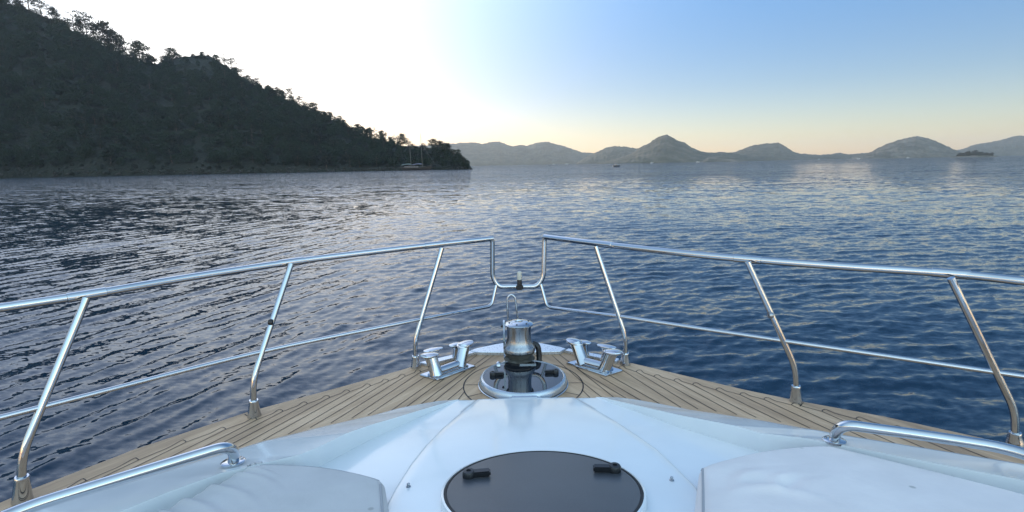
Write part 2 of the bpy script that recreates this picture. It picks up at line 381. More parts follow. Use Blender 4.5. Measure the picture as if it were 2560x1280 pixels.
# ------------------------------------------------------------------ setting: near wooded hillside
SIL = np.array([(-1400, -150), (-900, -100), (-500, -60), (-200, -30), (-60, -8), (0, 6), (60, 18), (150, 62), (250, 112), (340, 152), (392, 160), (430, 146), (480, 139), (520, 138), (545, 151),
    (590, 184), (640, 214), (700, 242), (760, 270), (820, 295), (870, 320), (930, 346), (1000, 364), (1050, 373), (1075, 374), (1100, 368), (1130, 380), (1150, 391), (1165, 402), (1174, 412), (1181, 424)], float)
SHO = np.array([(-1400, 250), (-500, 330), (0, 405), (430, 430), (800, 440), (1000, 448), (1100, 436), (1150, 420), (1181, 409)], float)
RID = np.array([(-1400, 430), (-500, 520), (0, 590), (250, 575), (430, 640), (600, 610), (900, 570), (1050, 520), (1120, 462), (1160, 432), (1181, 412)], float)
def terr(u, t):                                # u photo column, t 0 shore .. 1 ridge .. 2 far foot
    u = np.asarray(u, float); t = np.asarray(t, float)
    ys = np.interp(u, SHO[:, 0], SHO[:, 1]); yr = np.interp(u, RID[:, 0], RID[:, 1]); sp_ = np.interp(u, SIL[:, 0], SIL[:, 1])
    a, b = (u-1280)/F, (640-sp_)/F; uu, vv = a*cR+b*sR, -a*sR+b*cR
    zr = EYE+yr*(-sP+vv*cP)/(cP+vv*sP)-SEA
    xd = uu/(cP+vv*sP)
    # direction is kept per column so that the slope's foot stays under its ridge
    tt = np.clip(t, 0, 1); Y = ys+(yr-ys)*tt+np.clip(t-1, 0, 1)*260
    prof = tt**.92
    foot = np.minimum(zr*.5, 3.0)*np.clip(t/.02, 0, 1)*np.clip((.25-t)/.25, 0, 1)*.6
    z = zr*np.where(t <= 1, prof, np.cos(np.clip(t-1, 0, 1)*math.pi/2))+foot
    X = xd*Y
    amp = np.clip(zr*.10, 0, 9)*np.sin(np.pi*np.clip(tt, 0, 1))
    z = z+amp*fbm(X/55, Y/70+z/60, 4, 9)+np.clip(zr*.03, 0, 1.2)*fbm(X/7, Y/7+z/9, 3, 4)*np.clip(t*30, 0, 1)
    z = np.where(t >= 1.98, -3, z)
    return X, Y, z+SEA-np.where(t <= 0, 1.5, 0)
def build_hillside():
    us = np.concatenate([np.arange(-1400, -60, 20), np.arange(-60, 1175, 4), np.linspace(1175, 1181, 6)]); ts = np.concatenate([np.linspace(0, .06, 8)[:-1], np.linspace(.06, 1, 90), np.linspace(1.04, 2, 16)])
    U, T = np.meshgrid(us, ts, indexing='ij'); X, Y, Z = terr(U, T)
    V = np.stack([X, Y, Z], -1).reshape(-1, 3); nu, nt_ = U.shape
    i = np.arange(nu-1)[:, None]*nt_; j = np.arange(nt_-1)[None, :]
    Q = np.stack([i+j, i+nt_+j, i+nt_+j+1, i+j+1], -1).reshape(-1, 4)
    o = mesh_np('hillside', V, Q, M_hill, smooth=True)
    setp(o, 'steep dark hillside rising from the water on the shaded shore', 'hillside', kind='structure')
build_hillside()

# ---- trees: a few variants of leaf clumps on limbs
def clump(pts, nq, spread, size, r):
    P_ = np.repeat(np.asarray(pts, float), nq, 0); n = len(P_)
    P_ = P_+r.normal(size=(n, 3))*np.asarray(spread)
    a = r.normal(size=(n, 3)); a /= np.linalg.norm(a, axis=1)[:, None]
    b = np.cross(a, r.normal(size=(n, 3))); b /= np.linalg.norm(b, axis=1)[:, None]
    s = size*(.55+r.random((n, 1))*.9)
    V = np.stack([P_-a*s-b*s*.5, P_+a*s*.2-b*s*.7, P_+a*s+b*s*.4, P_-a*s*.3+b*s*.7], 1).reshape(-1, 3)
    return V, np.arange(n*4).reshape(-1, 4)
def make_tree(kind, seed):                     # unit height 1, returns crown arrays and a trunk bmesh
    r = np.random.default_rng(seed); rr = random.Random(seed); bm = bmesh.new()
    lean = Vector((rr.uniform(-.06, .06), rr.uniform(-.06, .06), 0))
    H = {'dense': .92, 'open': .93, 'thin': .95, 'bush': .6}[kind]
    tr = [Vector((0, 0, -.06))]+[Vector((lean.x*t+rr.uniform(-.012, .012), lean.y*t+rr.uniform(-.012, .012), H*t)) for t in (.2, .45, .7, 1)]
    tube(bm, tr, [.026, .022, .018, .012, .004], 6)
    tips = []
    nl = {'dense': 20, 'open': 13, 'thin': 8, 'bush': 12}[kind]; lo = {'dense': .16, 'open': .48, 'thin': .4, 'bush': .08}[kind]
    for k in range(nl):
        t = lo+(1-lo)*(k+rr.random())/nl; ang = k*2.4+rr.uniform(-.5, .5); base = Vector((lean.x*t, lean.y*t, H*t))
        L = {'dense': .34*math.sin(math.pi*(.25+.68*(t-lo)/(1-lo)))+.04, 'open': .34*(1-.45*(t-lo)/(1-lo)), 'thin': .26, 'bush': .42*(1-.5*t)}[kind]*rr.uniform(.6, 1.2)
        tip = base+Vector((math.cos(ang)*L, math.sin(ang)*L, L*rr.uniform(.05, .5)))
        mid = base.lerp(tip, .5)+Vector((0, 0, -.012))
        tube(bm, [base, mid, tip], [.010, .007, .002], 4)
        tips += [tip, base.lerp(tip, .72)+Vector((rr.uniform(-.04, .04), rr.uniform(-.04, .04), .02))]
        if kind in ('dense', 'bush'): tips.append(base.lerp(tip, .4)+Vector((0, 0, .03)))
    tips.append(tr[-1]+Vector((0, 0, .04)))
    nq = {'dense': 17, 'open': 16, 'thin': 12, 'bush': 16}[kind]
    sp_ = {'dense': (.065, .065, .04), 'open': (.065, .065, .022), 'thin': (.05, .05, .018), 'bush': (.08, .08, .06)}[kind]
    V, Q = clump([tuple(t) for t in tips], nq, sp_, {'dense': .032, 'open': .027, 'thin': .021, 'bush': .04}[kind], r)
    return V, Q, bm
VAR = {}
for kd, n in (('dense', 5), ('open', 4), ('thin', 3), ('bush', 3)):
    VAR[kd] = []
    for i in range(n):
        V, Q, bm = make_tree(kd, 100+i+hash_ if (hash_ := {'dense': 0, 'open': 20, 'thin': 40, 'bush': 60}[kd]) else 100+i)
        cm = bpy.data.meshes.new('crown'); me0 = mesh_np('crown', V, Q, M_leaf); cm = me0.data; bpy.data.objects.remove(me0)
        t0 = obj('trunk', bm, M_bark); tm = t0.data; bpy.data.objects.remove(t0)
        VAR[kd].append((cm, tm, V, Q))
def tree(name, kind, loc, h, label, cat, group=None, var=None, wide=1.0, crown_mat=None):
    cm, tm, _, _ = VAR[kind][random.randrange(len(VAR[kind])) if var is None else var]
    r = empty(name, loc); r.rotation_euler = (0, 0, random.uniform(0, 6.28)); r.scale = (h*wide, h*wide, h)
    setp(r, label, cat, group)
    for nm, me in (('trunk', tm), ('crown', cm)):
        o = bpy.data.objects.new(nm, me); C.objects.link(o); o.parent = r
    return r
def ridge_at(u, t=.985):
    x, y, z = terr(np.array([u]), np.array([t])); return Vector((float(x[0]), float(y[0]), float(z[0])))
SKY = [  # column, height px, kind, width, label
 (16, 40, 'dense', 1.1, 'dense dark pine topmost on the ridge, cut by the picture\'s upper corner'),
 (72, 36, 'open', 1.5, 'wide flat-topped pine high on the ridge with bright sky under its boughs'),
 (104, 34, 'open', 1.4, 'leaning pine on the upper ridge with layered boughs reaching downhill'),
 (137, 34, 'dense', .9, 'small compact pine alone on the upper ridge below the leaning pine'),
 (166, 20, 'bush', 1.2, 'low bush on the upper ridge between two pines'),
 (186, 40, 'thin', 1.0, 'feathery see-through pine with an upright plume on the upper ridge'),
 (203, 34, 'dense', .9, 'short dark pine crowding the foot of the tall open pine'),
 (220, 56, 'open', 1.0, 'tall open pine with a bare visible trunk on the ridge'),
 (238, 44, 'open', .9, 'pine with a ragged crown just downhill of the tall bare-trunked one'),
 (262, 56, 'dense', 1.0, 'tallest broad pine of the ridge, dark layered crown with gaps'),
 (281, 46, 'dense', .9, 'pine touching the tallest broad ridge pine on its downhill side'),
 (301, 42, 'dense', .9, 'rounded pine that ends the tight ridge row, downhill of the tallest'),
 (318, 24, 'thin', 1.0, 'sparse small tree in the gap before the round ridge tree'),
 (351, 46, 'dense', 1.1, 'round dense tree standing alone before the ridge saddle'),
 (374, 20, 'bush', 1.1, 'low bush beside the round tree at the ridge saddle'),
 (422, 10, 'bush', 1.3, 'tiny bush on the near side of the bare knoll top'),
 (441, 12, 'bush', 1.3, 'rounded bush on the crest of the bare knoll'),
 (542, 12, 'thin', 1.2, 'tiny twiggy tree at the edge where the knoll starts to fall'),
 (562, 26, 'thin', 1.0, 'thin pale pine below the knoll, first of three together'),
 (580, 28, 'open', 1.0, 'middle pine of the three below the knoll, darkest crown'),
 (603, 26, 'thin', 1.1, 'thin pine farthest down of the three below the knoll'),
 (671, 14, 'bush', 1.2, 'round bush alone on the ridge between knoll and lone slender pine'),
 (724, 28, 'open', .8, 'lone slender pine half way down the falling ridge'),
 (738, 10, 'thin', 1.2, 'wispy shrub at the foot of the lone slender pine'),
 (787, 9, 'thin', 1.2, 'tiny wispy tree on the ridge below the lone slender pine'),
 (823, 9, 'bush', 1.2, 'small dark bush at a step of the lower ridge'),
 (847, 11, 'bush', 1.0, 'dark stubby bush beside the windswept shrub'),
 (860, 15, 'open', 1.2, 'windswept shrub on the lower ridge'),
 (906, 16, 'bush', 1.3, 'leafy bush that starts the lower row of ridge trees'),
 (920, 18, 'open', 1.1, 'bushy pine second in the lower row of ridge trees'),
 (937, 26, 'thin', 1.0, 'thin arching pine with a glowing gap under it in the lower row'),
 (956, 24, 'dense', 1.0, 'full dark pine beside the arching one in the lower row'),
 (985, 20, 'thin', 1.1, 'airy pine with warm light through it near the lower row\'s end'),
 (1008, 27, 'dense', 1.0, 'dense dark pine above the stern of the anchored gulet'),
 (1085, 22, 'dense', 1.4, 'broad rounded tree on the point behind the gulet\'s foremast'),
 (1101, 14, 'bush', 1.4, 'smaller round tree on the point beside the broad one'),
]
for u, hp, kd, wd, lb in SKY:
    p = ridge_at(u, .985); h = hp/F*p.y*1.12
    p.z -= .03*h
    bush = kd == 'bush'
    tree('shrub' if bush else 'pine_tree', kd, p, h*(1.5 if bush else 1), lb, 'bush' if bush else 'tree', 'trees along the ridge of the near hill', wide=wd)

# ---- pines on the slope: 250 of their own, the rest of the wood one mass
def slope_points(n, seed, tlo=.022, thi=.97):
    r = np.random.default_rng(seed); out = []
    while len(out) < n:
        u = r.uniform(-130, 1170); t = tlo+(thi-tlo)*r.random()
        if r.random() > .35+.65*np.clip((1180-u)/500, 0, 1): continue
        if 425 < u < 540 and t > .8 and r.random() < .8: continue
        out.append((u, t))
    out = np.array(out); return out, np.stack(terr(out[:, 0], out[:, 1]), -1)
pt, pp = slope_points(250, 21)
for (u, t), p in zip(pt, pp):
    kd = random.choices(['dense', 'open'], [.7, .3])[0]
    band = ('dark pine low on the wooded slope, just above the rocky shore' if t < .33 else 'dark pine half way up the shaded wooded slope' if t < .66 else 'dark pine high on the shaded slope, below the ridge trees')
    s = .55+.45*np.clip((1180-u)/400, 0, 1)
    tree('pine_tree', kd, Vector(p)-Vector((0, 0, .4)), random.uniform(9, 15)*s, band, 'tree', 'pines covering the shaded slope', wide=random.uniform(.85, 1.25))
def mass(name, kinds, pts, hs, material, wide=(1, 1.3)):
    Vs, Qs, off = [], [], 0
    for p, h in zip(pts, hs):
        _, _, V, Q = random.choice(VAR[random.choice(kinds)]); a = random.uniform(0, 6.28); wd = random.uniform(*wide)
        c, s = math.cos(a), math.sin(a); W = np.stack([(V[:, 0]*c-V[:, 1]*s)*h*wd, (V[:, 0]*s+V[:, 1]*c)*h*wd, V[:, 2]*h], -1)+p
        Vs.append(W); Qs.append(Q+off); off += len(V)
    return mesh_np(name, np.concatenate(Vs), np.concatenate(Qs), material)
pt, pp = slope_points(1350, 22)
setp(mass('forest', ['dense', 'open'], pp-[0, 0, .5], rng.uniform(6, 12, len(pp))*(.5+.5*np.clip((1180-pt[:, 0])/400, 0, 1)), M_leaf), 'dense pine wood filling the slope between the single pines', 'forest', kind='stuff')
pt, pp = slope_points(1900, 23, .004, 1.0)
ur = np.concatenate([rng.uniform(-60, 392, 130), rng.uniform(392, 545, 14), rng.uniform(545, 1165, 95)]); tr_ = rng.uniform(.93, 1.0, len(ur))
pt = np.concatenate([pt, np.stack([ur, tr_], 1)]); pp = np.concatenate([pp, np.stack(terr(ur, tr_), -1)])
setp(mass('scrub', ['bush'], pp-[0, 0, .4], rng.uniform(1.8, 4.6, len(pp)), M_scrub, (1, 1.6)), 'low scrub and dry bushes covering the ground of the near hill', 'scrub', kind='stuff')
def build_rocks():
    r = np.random.default_rng(8); bm = bmesh.new()
    for k in range(380):
        u = r.uniform(-120, 1181); t = abs(r.normal())*.014
        x, y, z = (float(q[0]) for q in terr(np.array([u]), np.array([t+.002]))); s = r.uniform(.3, 1.2)*(1 if t < .02 else .7)
        v = bmesh.ops.create_icosphere(bm, subdivisions=1, radius=s)['verts']
        for q in v:
            q.co *= r.uniform(.65, 1.25); q.co.z *= .75
            q.co += Vector((x, y-.4, max(z, SEA)-.1*s))
    setp(obj('shore_rocks', bm, M_rock, smooth=False), 'pale broken rocks lining the foot of the dark hillside', 'rocks', kind='stuff')
build_rocks()

# ------------------------------------------------------------------ setting: far hills
def far_hill(label, pts, Yf, Yr, m, seed, canopy=7.0):
    pts = np.array(pts, float); us = np.arange(pts[0, 0], pts[-1, 0]+.1, 1.6)
    sy = np.interp(us, pts[:, 0], pts[:, 1])+fbm(us/7, us*0, 3, seed)*1.0
    a, b = (us-1280)/F, (640-sy)/F; uu, vv = a*cR+b*sR, -a*sR+b*cR
    den = cP+vv*sP; zr = np.maximum(EYE+Yr*(-sP+vv*cP)/den-SEA, .5); xd = uu/den
    ts = np.concatenate([[0], np.linspace(.01, 1, 40), np.linspace(1.1, 2, 8)])
    U = np.arange(len(us))[:, None]; T = ts[None, :]; tt = np.clip(T, 0, 1)
    Y = Yf+(Yr-Yf)*tt+np.clip(T-1, 0, 1)*(Yr-Yf)+0*U; X = xd[:, None]*Y
    Z = zr[:, None]*np.where(T <= 1, tt**.85, np.cos(np.clip(T-1, 0, 1)*1.57))
    Z = Z+np.clip(zr[:, None]*.16, 0, 22)*np.sin(np.pi*tt)*fbm(X/160, Y/260+Z/120, 4, seed)
    Z = Z+canopy*vnoise(X/9, Y/13+Z/9, seed+5)*np.clip(T*12, 0, 1)*np.clip(zr[:, None]/20, .1, 1)*(T < 1.9)
    Z = np.where((T <= 0) | (T >= 2), -4, Z)
    n, k = Z.shape; V = np.stack([X, Y, Z+SEA], -1).reshape(-1, 3)
    i = np.arange(n-1)[:, None]*k; j = np.arange(k-1)[None, :]
    Q = np.stack([i+j, i+k+j, i+k+j+1, i+j+1], -1).reshape(-1, 4)
    o = mesh_np('hill', V, Q, m, smooth=True); setp(o, label, 'hill', kind='structure')
far_hill('long pale hazy ridge beyond the wooded point', [(820, 385), (930, 372), (1020, 366), (1090, 363), (1115, 358), (1130, 361), (1150, 358), (1185, 357), (1205, 361), (1230, 356), (1250, 355), (1280, 367), (1300, 364), (1320, 365), (1340, 358), (1365, 355), (1390, 362), (1410, 366), (1435, 375), (1455, 382), (1480, 384), (1500, 386), (1540, 400), (1560, 408)], 3300, 4200, M_far, 31)
far_hill('low rounded hazy hill joining the pointed peak', [(1440, 409), (1470, 392), (1490, 382), (1510, 373), (1530, 367), (1560, 368), (1590, 372), (1620, 379), (1680, 395), (1720, 406)], 2500, 3100, M_far, 32)
far_hill('pointed wooded peak, tallest of the far shore', [(1490, 409), (1525, 402), (1560, 393), (1580, 384), (1600, 370), (1625, 358), (1640, 347), (1660, 339), (1670, 339), (1685, 347), (1695, 353), (1710, 358), (1730, 371), (1745, 377), (1760, 382), (1780, 383), (1800, 382), (1830, 384), (1870, 391), (1910, 401)], 1700, 2250, M_far, 33, 5)
far_hill('low dark spur at the water in front of the pointed peak\'s tail', [(1750, 406), (1758, 402), (1770, 396), (1800, 394), (1840, 395), (1862, 400), (1872, 403)], 1500, 1600, M_far2, 34, 4)
far_hill('flat-topped hazy hill between the peak and the low neck', [(1780, 403), (1815, 388), (1850, 377), (1880, 365), (1905, 361), (1930, 359), (1945, 358), (1960, 365), (1980, 379), (2000, 386), (2050, 389), (2080, 387), (2100, 384), (2120, 388), (2150, 385), (2180, 383), (2230, 388), (2290, 393)], 2600, 3100, M_far, 35)
far_hill('rocky dome-shaped hill with pale outcrops', [(2130, 394), (2160, 388), (2180, 381), (2195, 371), (2220, 361), (2250, 351), (2290, 342), (2320, 348), (2350, 358), (2380, 374), (2405, 383), (2440, 390)], 2100, 2500, M_far2, 36)
far_hill('farthest hill running out of the picture beside the dome-shaped one', [(2330, 390), (2370, 383), (2400, 375), (2440, 362), (2480, 356), (2520, 346), (2545, 340), (2560, 341), (2620, 334), (2760, 343), (2900, 366), (3060, 378)], 3300, 3900, M_far, 37)

# ---- islet with its bushes
def build_islet():
    bm = bmesh.new(); c = onY(2436, 391.5, 1450); cx, cy = c.x, c.y
    prof = [(1.0, -2.5), (.98, .4), (.9, 2.0), (.6, 3.4), (.3, 4.0), (0, 4.2)]
    rr = random.Random(3); ph = [rr.uniform(0, 6) for _ in range(3)]
    def md(a, z): return 1+.08*math.sin(3*a+ph[0])+.05*math.sin(7*a+ph[1])
    lathe(bm, prof, seg=60, mod=md)
    for v in bm.verts: v.co = Vector((cx+v.co.x*58, cy+v.co.y*30, SEA+v.co.z*1.2))
    setp(obj('islet', bm, M_far2), 'small flat islet of pale rock close to the far dome hill', 'islet', kind='structure')
    q = 0
    for k in range(80):
        a = rr.uniform(0, 6.28); d = math.sqrt(rr.random())*.88
        x, y = cx+math.cos(a)*d*54, cy+math.sin(a)*d*26
        tree('shrub', 'bush' if k % 3 else 'dense', (x, y, SEA+2.2+2.2*(1-d)), rr.uniform(9, 15)*(1-.6*d*d), 'round olive green bush on the small islet', 'bush', 'bushes covering the islet', wide=rr.uniform(1.0, 1.5))
build_islet()

# ------------------------------------------------------------------ boats out on the water
M_wood = mat('varnished_wood', (.028, .024, .021), .45); M_wht = mat('white_paint', (.55, .55, .54), .4)
M_awn = mat('pale_green_awning', (.20, .25, .22), .8); M_awn2 = mat('lilac_awning', (.20, .19, .26), .8); M_mast = mat('pale_mast', (.15, .14, .12), .5)
M_dark = mat('dark_paint', (.03, .035, .045), .5); M_win = mat('dark_window', (.02, .025, .03), .1)
def hull(bm, L, B, H, sheer=.25, rake=.12, n=18):      # along +X, bow at +X
    R = []
    for i in range(n+1):
        t = i/n; x = (t-.5)*L; wd = B/2*(1-max(0, (t-.45)/.55)**2.2)*(.75+.25*min(1, t*4)); sh = H*(1+sheer*(2*abs(t-.42))**2)
        bowx = rake*L*max(0, (t-.6)/.4)**1.5
        R.append([bm.verts.new(p) for p in ((x, 0, -.5), (x, wd*.6, -.3), (x+bowx*.3, wd*.9, H*.35), (x+bowx, wd, sh), (x+bowx, -wd, sh), (x+bowx*.3, -wd*.9, H*.35), (x, -wd*.6, -.3))])
    for A, B_ in zip(R, R[1:]):
        for k in range(7): bm.faces.new((A[k], A[(k+1) % 7], B_[(k+1) % 7], B_[k]))
    bm.faces.new(R[0]); bm.faces.new(R[-1]); return bm
def boat(name, px, py, Y, rz, label, cat, group=None):
    p = onY(px, py, Y); r = empty(name, (p.x, p.y, SEA)); r.rotation_euler = (0, 0, rz); setp(r, label, cat, group); return r
g_ = boat('gulet', 1040, 424, 425, math.radians(-8), 'two-masted wooden gulet with pale awnings anchored under the wooded point', 'sailing boat')
obj('hull', hull(bmesh.new(), 23, 5.6, 2.1, .5, .1), M_wood, g_)
b = bmesh.new(); box(b, (-3.5, 0, 2.75), (11, 3.6, 1.3)); bevel_all(b, .15)
cab = obj('cabin', b, mat('dull_paint', (.17, .17, .18), .5), g_)
for k in range(5): b = bmesh.new(); box(b, (-7.6+k*2.0, -1.83, 2.8), (1.2, .08, .6)); obj('window', b, M_win, cab)
for sg in (-1, 1): obj('rub_rail', tube(bmesh.new(), [(-11.6, sg*1.5, 2.5), (0, sg*2.75, 2.6), (8, sg*1.9, 3.0)], .09, 6), M_mast, g_)
for x, h in ((-4.0, 24.5), (5.6, 29.5)):
    b = bmesh.new(); tube(b, [(x, 0, 1.8), (x-.2, 0, h*.6), (x-.5, 0, h)], [.19, .15, .09], 8); ms = obj('mast', b, M_mast, g_)
    b = bmesh.new(); tube(b, [(x-.3, -1.2, h*.55), (x-.3, 1.2, h*.55)], .06, 6); obj('spreader', b, M_mast, ms)
def awning(x0, x1, m):
    b = bmesh.new(); R = []
    for i in range(9):
        t = i/8; x = x0+(x1-x0)*t; z = 4.7+.8*math.sin(t*math.pi*.75)
        R.append([b.verts.new((x, y, z-.14*y*y*.6+dz)) for y, dz in ((-2.3, 0), (-1, 0), (0, 0), (1, 0), (2.3, 0), (2.3, -.08), (0, -.08), (-2.3, -.08))])
    for A, B_ in zip(R, R[1:]):
        for k in range(8): b.faces.new((A[k], A[(k+1) % 8], B_[(k+1) % 8], B_[k]))
    b.faces.new(R[0]); b.faces.new(R[-1]); aw = obj('awning', b, m, g_)
    for x in (x0+.3, x1-.3):
        for y in (-2.2, 2.2): obj('awning_pole', tube(bmesh.new(), [(x, y, 2), (x, y, 4.5)], .05, 6), M_mast, aw)
awning(-12, -3.8, M_awn); awning(-2.8, 5.2, M_awn2)
b = bmesh.new(); tube(b, [(10.5, 0, 3.3), (16.5, 0, 4.9)], [.2, .1], 8); obj('bowsprit', b, M_wood, g_)
obj('forestay', tube(bmesh.new(), [(16.3, 0, 4.9), (5.3, 0, 21.5)], .07, 6), M_mast, g_); obj('forestay', tube(bmesh.new(), [(12.8, 0, 4.0), (5.3, 0, 27)], .035, 5), M_mast, g_)
d_ = boat('motor_boat', 1541, 416, 430, math.radians(6), 'small dark open motorboat crossing in front of the pointed peak', 'motorboat')
obj('hull', hull(bmesh.new(), 5.6, 2.0, .75, .3, .08), M_dark, d_)
b = bmesh.new(); box(b, (.2, 0, 1.05), (1.2, 1.1, .55)); bevel_all(b, .08); obj('console', b, M_dark, d_)
b = bmesh.new(); box(b, (-.2, 0, 1.95), (2.6, 1.7, .08)); [tube(b, [(x, y, .7), (x, y, 1.95)], .035, 5) for x in (-1.4, 1.0) for y in (-.8, .8)]; obj('canopy', b, M_wht, d_)
b = bmesh.new(); box(b, (-2.7, 0, .8), (.4, .45, .9)); bevel_all(b, .08); obj('outboard_engine', b, M_dark, d_)
def cruiser(px, py, Y, L, label, mast=False, rz=0.0):
    r = boat('sailboat' if mast else 'motor_cruiser', px, py, Y, rz, label, 'sailboat' if mast else 'cruiser', 'white boats along the far shore')
    obj('hull', hull(bmesh.new(), L, L*.28, L*.12, .4, .08), M_wht, r)
    b = bmesh.new(); box(b, (-.05*L, 0, L*.17), (L*.45, L*.2, L*.11)); bevel_all(b, L*.02); ca_ = obj('cabin', b, M_wht, r)
    b = bmesh.new(); box(b, (-.05*L, -L*.101, L*.18), (L*.36, L*.01, L*.045)); obj('window', b, M_win, ca_)
    if mast: b = bmesh.new(); tube(b, [(0, 0, L*.1), (0, 0, L*1.25)], L*.012, 6); obj('mast', b, M_mast, r)
    else:
        b = bmesh.new(); box(b, (-.12*L, 0, L*.27), (L*.26, L*.18, L*.06)); bevel_all(b, L*.015); obj('flybridge', b, M_wht, r)
cruiser(1384, 410.5, 2700, 13, 'tiny white cruiser far off below the long pale ridge')
cruiser(1417, 410.0, 2700, 15, 'white cruiser below the tail of the long pale ridge, larger of that pair')
cruiser(1630, 407.5, 1500, 9, 'white cruiser at the foot of the pointed peak', rz=.3)
cruiser(1745, 405, 1450, 9, 'white cruiser beside the low dark spur', rz=-.2)
cruiser(1500, 408.5, 2300, 11, 'pale cruiser at the foot of the low rounded hill')
cruiser(2047, 399, 2400, 11, 'tiny white boat under the low neck of land', rz=.4)
cruiser(2146, 396.5, 2000, 10, 'white sailboat with bare mast off the low neck', True)
cruiser(2270, 393.5, 1900, 12, 'white cruiser in front of the rocky dome-shaped hill', rz=.2)

# ------------------------------------------------------------------ the yacht's foredeck
Yt = empty('motor_yacht', (0, 2.6, 0))
setp(Yt, 'white motor yacht foredeck with teak planks, chrome bow rails and windlass', 'yacht')
YO = Vector((0, 2.6, 0))
def part(name, bm, m, parent=None, **k):       # yacht meshes are authored in world metres, stored relative to the thing
    for v in bm.verts: v.co -= YO
    return obj(name, bm, m, parent or Yt, **k)

edge_px = [(0, 1257), (84, 1221), (338, 1123), (619, 1030), (868, 963), (1000, 926), (1080, 901), (1175, 881), (1240, 868), (1296, 859), (1352, 865), (1415, 876), (1520, 894), (1640, 922), (1860, 974), (1995, 1002), (2209, 1041), (2456, 1095)]
EDGE = [at(*p) for p in edge_px]
EDGE = [Vector((-2.75, -1.6, 0)), Vector((-2.72, 0, 0)), Vector((-2.55, 1.2, 0))]+EDGE+[Vector((2.72, 1.5, 0)), Vector((2.85, .4, 0)), Vector((2.85, -1.6, 0))]
b = bmesh.new(); vs = [b.verts.new(p) for p in EDGE]; b.faces.new(vs)
top = b.faces[:]; r_ = bmesh.ops.extrude_face_region(b, geom=top)
for v in [q for q in r_['geom'] if isinstance(q, bmesh.types.BMVert)]: v.co.z -= .035
bmesh.ops.triangulate(b, faces=[f for f in b.faces if len(f.verts) > 4])
teak = part('teak_deck', b, M_teak, smooth=False)
# hull shell under the deck
b = bmesh.new(); rows = []
for k, (z, s, dy) in enumerate(((-.036, 1.004, .004), (-.10, 1.006, .006), (-.35, .985, -.06), (-.9, .92, -.28), (-1.5, .80, -.6), (-2.3, .55, -1.0))):
    rows.append([b.verts.new((p.x*s, (p.y-2)*1.0+2+dy*max(0, (p.y+1)/4.8), z)) for p in EDGE])
for A, B_ in zip(rows, rows[1:]):
    for i in range(len(EDGE)): b.faces.new((A[i], A[(i+1) % len(EDGE)], B_[(i+1) % len(EDGE)], B_[i]))
b.faces.new(rows[-1]); part('hull', b, M_gel)

# caulking seams: thin rubber strips lying on the teak
SEAM = bmesh.new()
def strip(pts, wd=.0048, z=.0018):
    pts = [Vector((p.x, p.y, 0)) for p in pts]; L = []
    for i, p in enumerate(pts):
        d = (pts[min(i+1, len(pts)-1)]-pts[max(i-1, 0)]).normalized(); n = Vector((-d.y, d.x, 0))*wd/2
        L.append((SEAM.verts.new((p+n).to_tuple()[:2]+(z,)), SEAM.verts.new((p-n).to_tuple()[:2]+(z,))))
    for (a, c), (d, e) in zip(L, L[1:]): SEAM.faces.new((a, c, e, d))
nibL = [(1052, 930), (1013, 941), (971, 953), (926, 965), (874, 980), (824, 994), (768, 1010), (707, 1029), (642, 1050), (564, 1074), (465, 1106), (346, 1151), (215, 1203), (90, 1258)]
endL = [(879, 1046), (827, 1058), (775, 1070), (720, 1086), (657, 1101), (597, 1118)]
nibR = [(1547, 920), (1591, 930), (1635, 942), (1685, 952), (1732, 962), (1790, 975), (1850, 987), (1910, 999), (1979, 1013), (2055, 1029), (2140, 1048), (2235, 1070), (2340, 1094)]
endR = [(1702, 1019), (1745, 1023), (1791, 1029), (1842, 1037), (1890, 1044), (1952, 1055)]
for nib, end, sg in ((nibL, endL, -1), (nibR, endR, 1)):
    dd = None
    for i, n_ in enumerate(nib):
        a = at(*n_)
        if i < len(end): c = at(*end[i]); dd = (c-a)
        else: c = a+dd*1.0
        strip([a, a.lerp(c, .5), c])
        if i+1 < len(nib):
            x, y = n_; nx, ny = nib[i+1]; q = [at(x, y), at(x+sg*1, y-2.6), at(x+sg*5, y-4.6), at(x+sg*11, y-4.6)]
            q += [at(x+(nx-x)*t+sg*4*(1-t), y+(ny-y)*t-3.2*(1-t)) for t in (.35, .6, .8, 1)]
            strip(spline(q, 4), .0045)
    strip([at(nib[0][0]-sg*-2, nib[0][1]), at(nib[0][0]-sg*50, nib[0][1]-16), at(nib[0][0]-sg*90, nib[0][1]-31)], .006)
for pr in ([(1134, 1014), (1161, 980)], [(1103, 1014), (1159, 968)], [(1073, 1014), (1150, 952), (1188, 922), (1237, 887)], [(1044, 1017), (1151, 937), (1222, 887)], [(1010, 1022), (1102, 954), (1192, 889)], [(975, 1029), (1080, 955), (1150, 905)], [(920, 1038), (1056, 947), (1110, 911)],
           [(1455, 975), (1487, 1006)], [(1380, 889), (1455, 955), (1520, 1006)], [(1398, 886), (1550, 1006)], [(1420, 902), (1455, 930), (1585, 1008)], [(1500, 942), (1620, 1012)], [(1470, 905), (1530, 942), (1660, 1016)], [(1340, 889), (1400, 940)]):
    strip([at(*p) for p in pr])
HC = at(1308, 960)
HC = Vector((HC.x, HC.y, 0))
strip([HC+Vector((math.cos(a)*.385, math.sin(a)*.385, 0)) for a in [2*math.pi*k/64 for k in range(65)]], .0075)
for a in (0.0, math.pi, 3.6, 5.8): strip([HC+Vector((math.cos(a)*.29, math.sin(a)*.29, 0)), HC+Vector((math.cos(a)*.385, math.sin(a)*.385, 0))], .005)
strip([at(612, 1036), at(630, 1048)], .006); strip([at(2008, 1006), at(2000, 1016)], .006)
part('caulking', SEAM, M_rubber, teak, smooth=False)

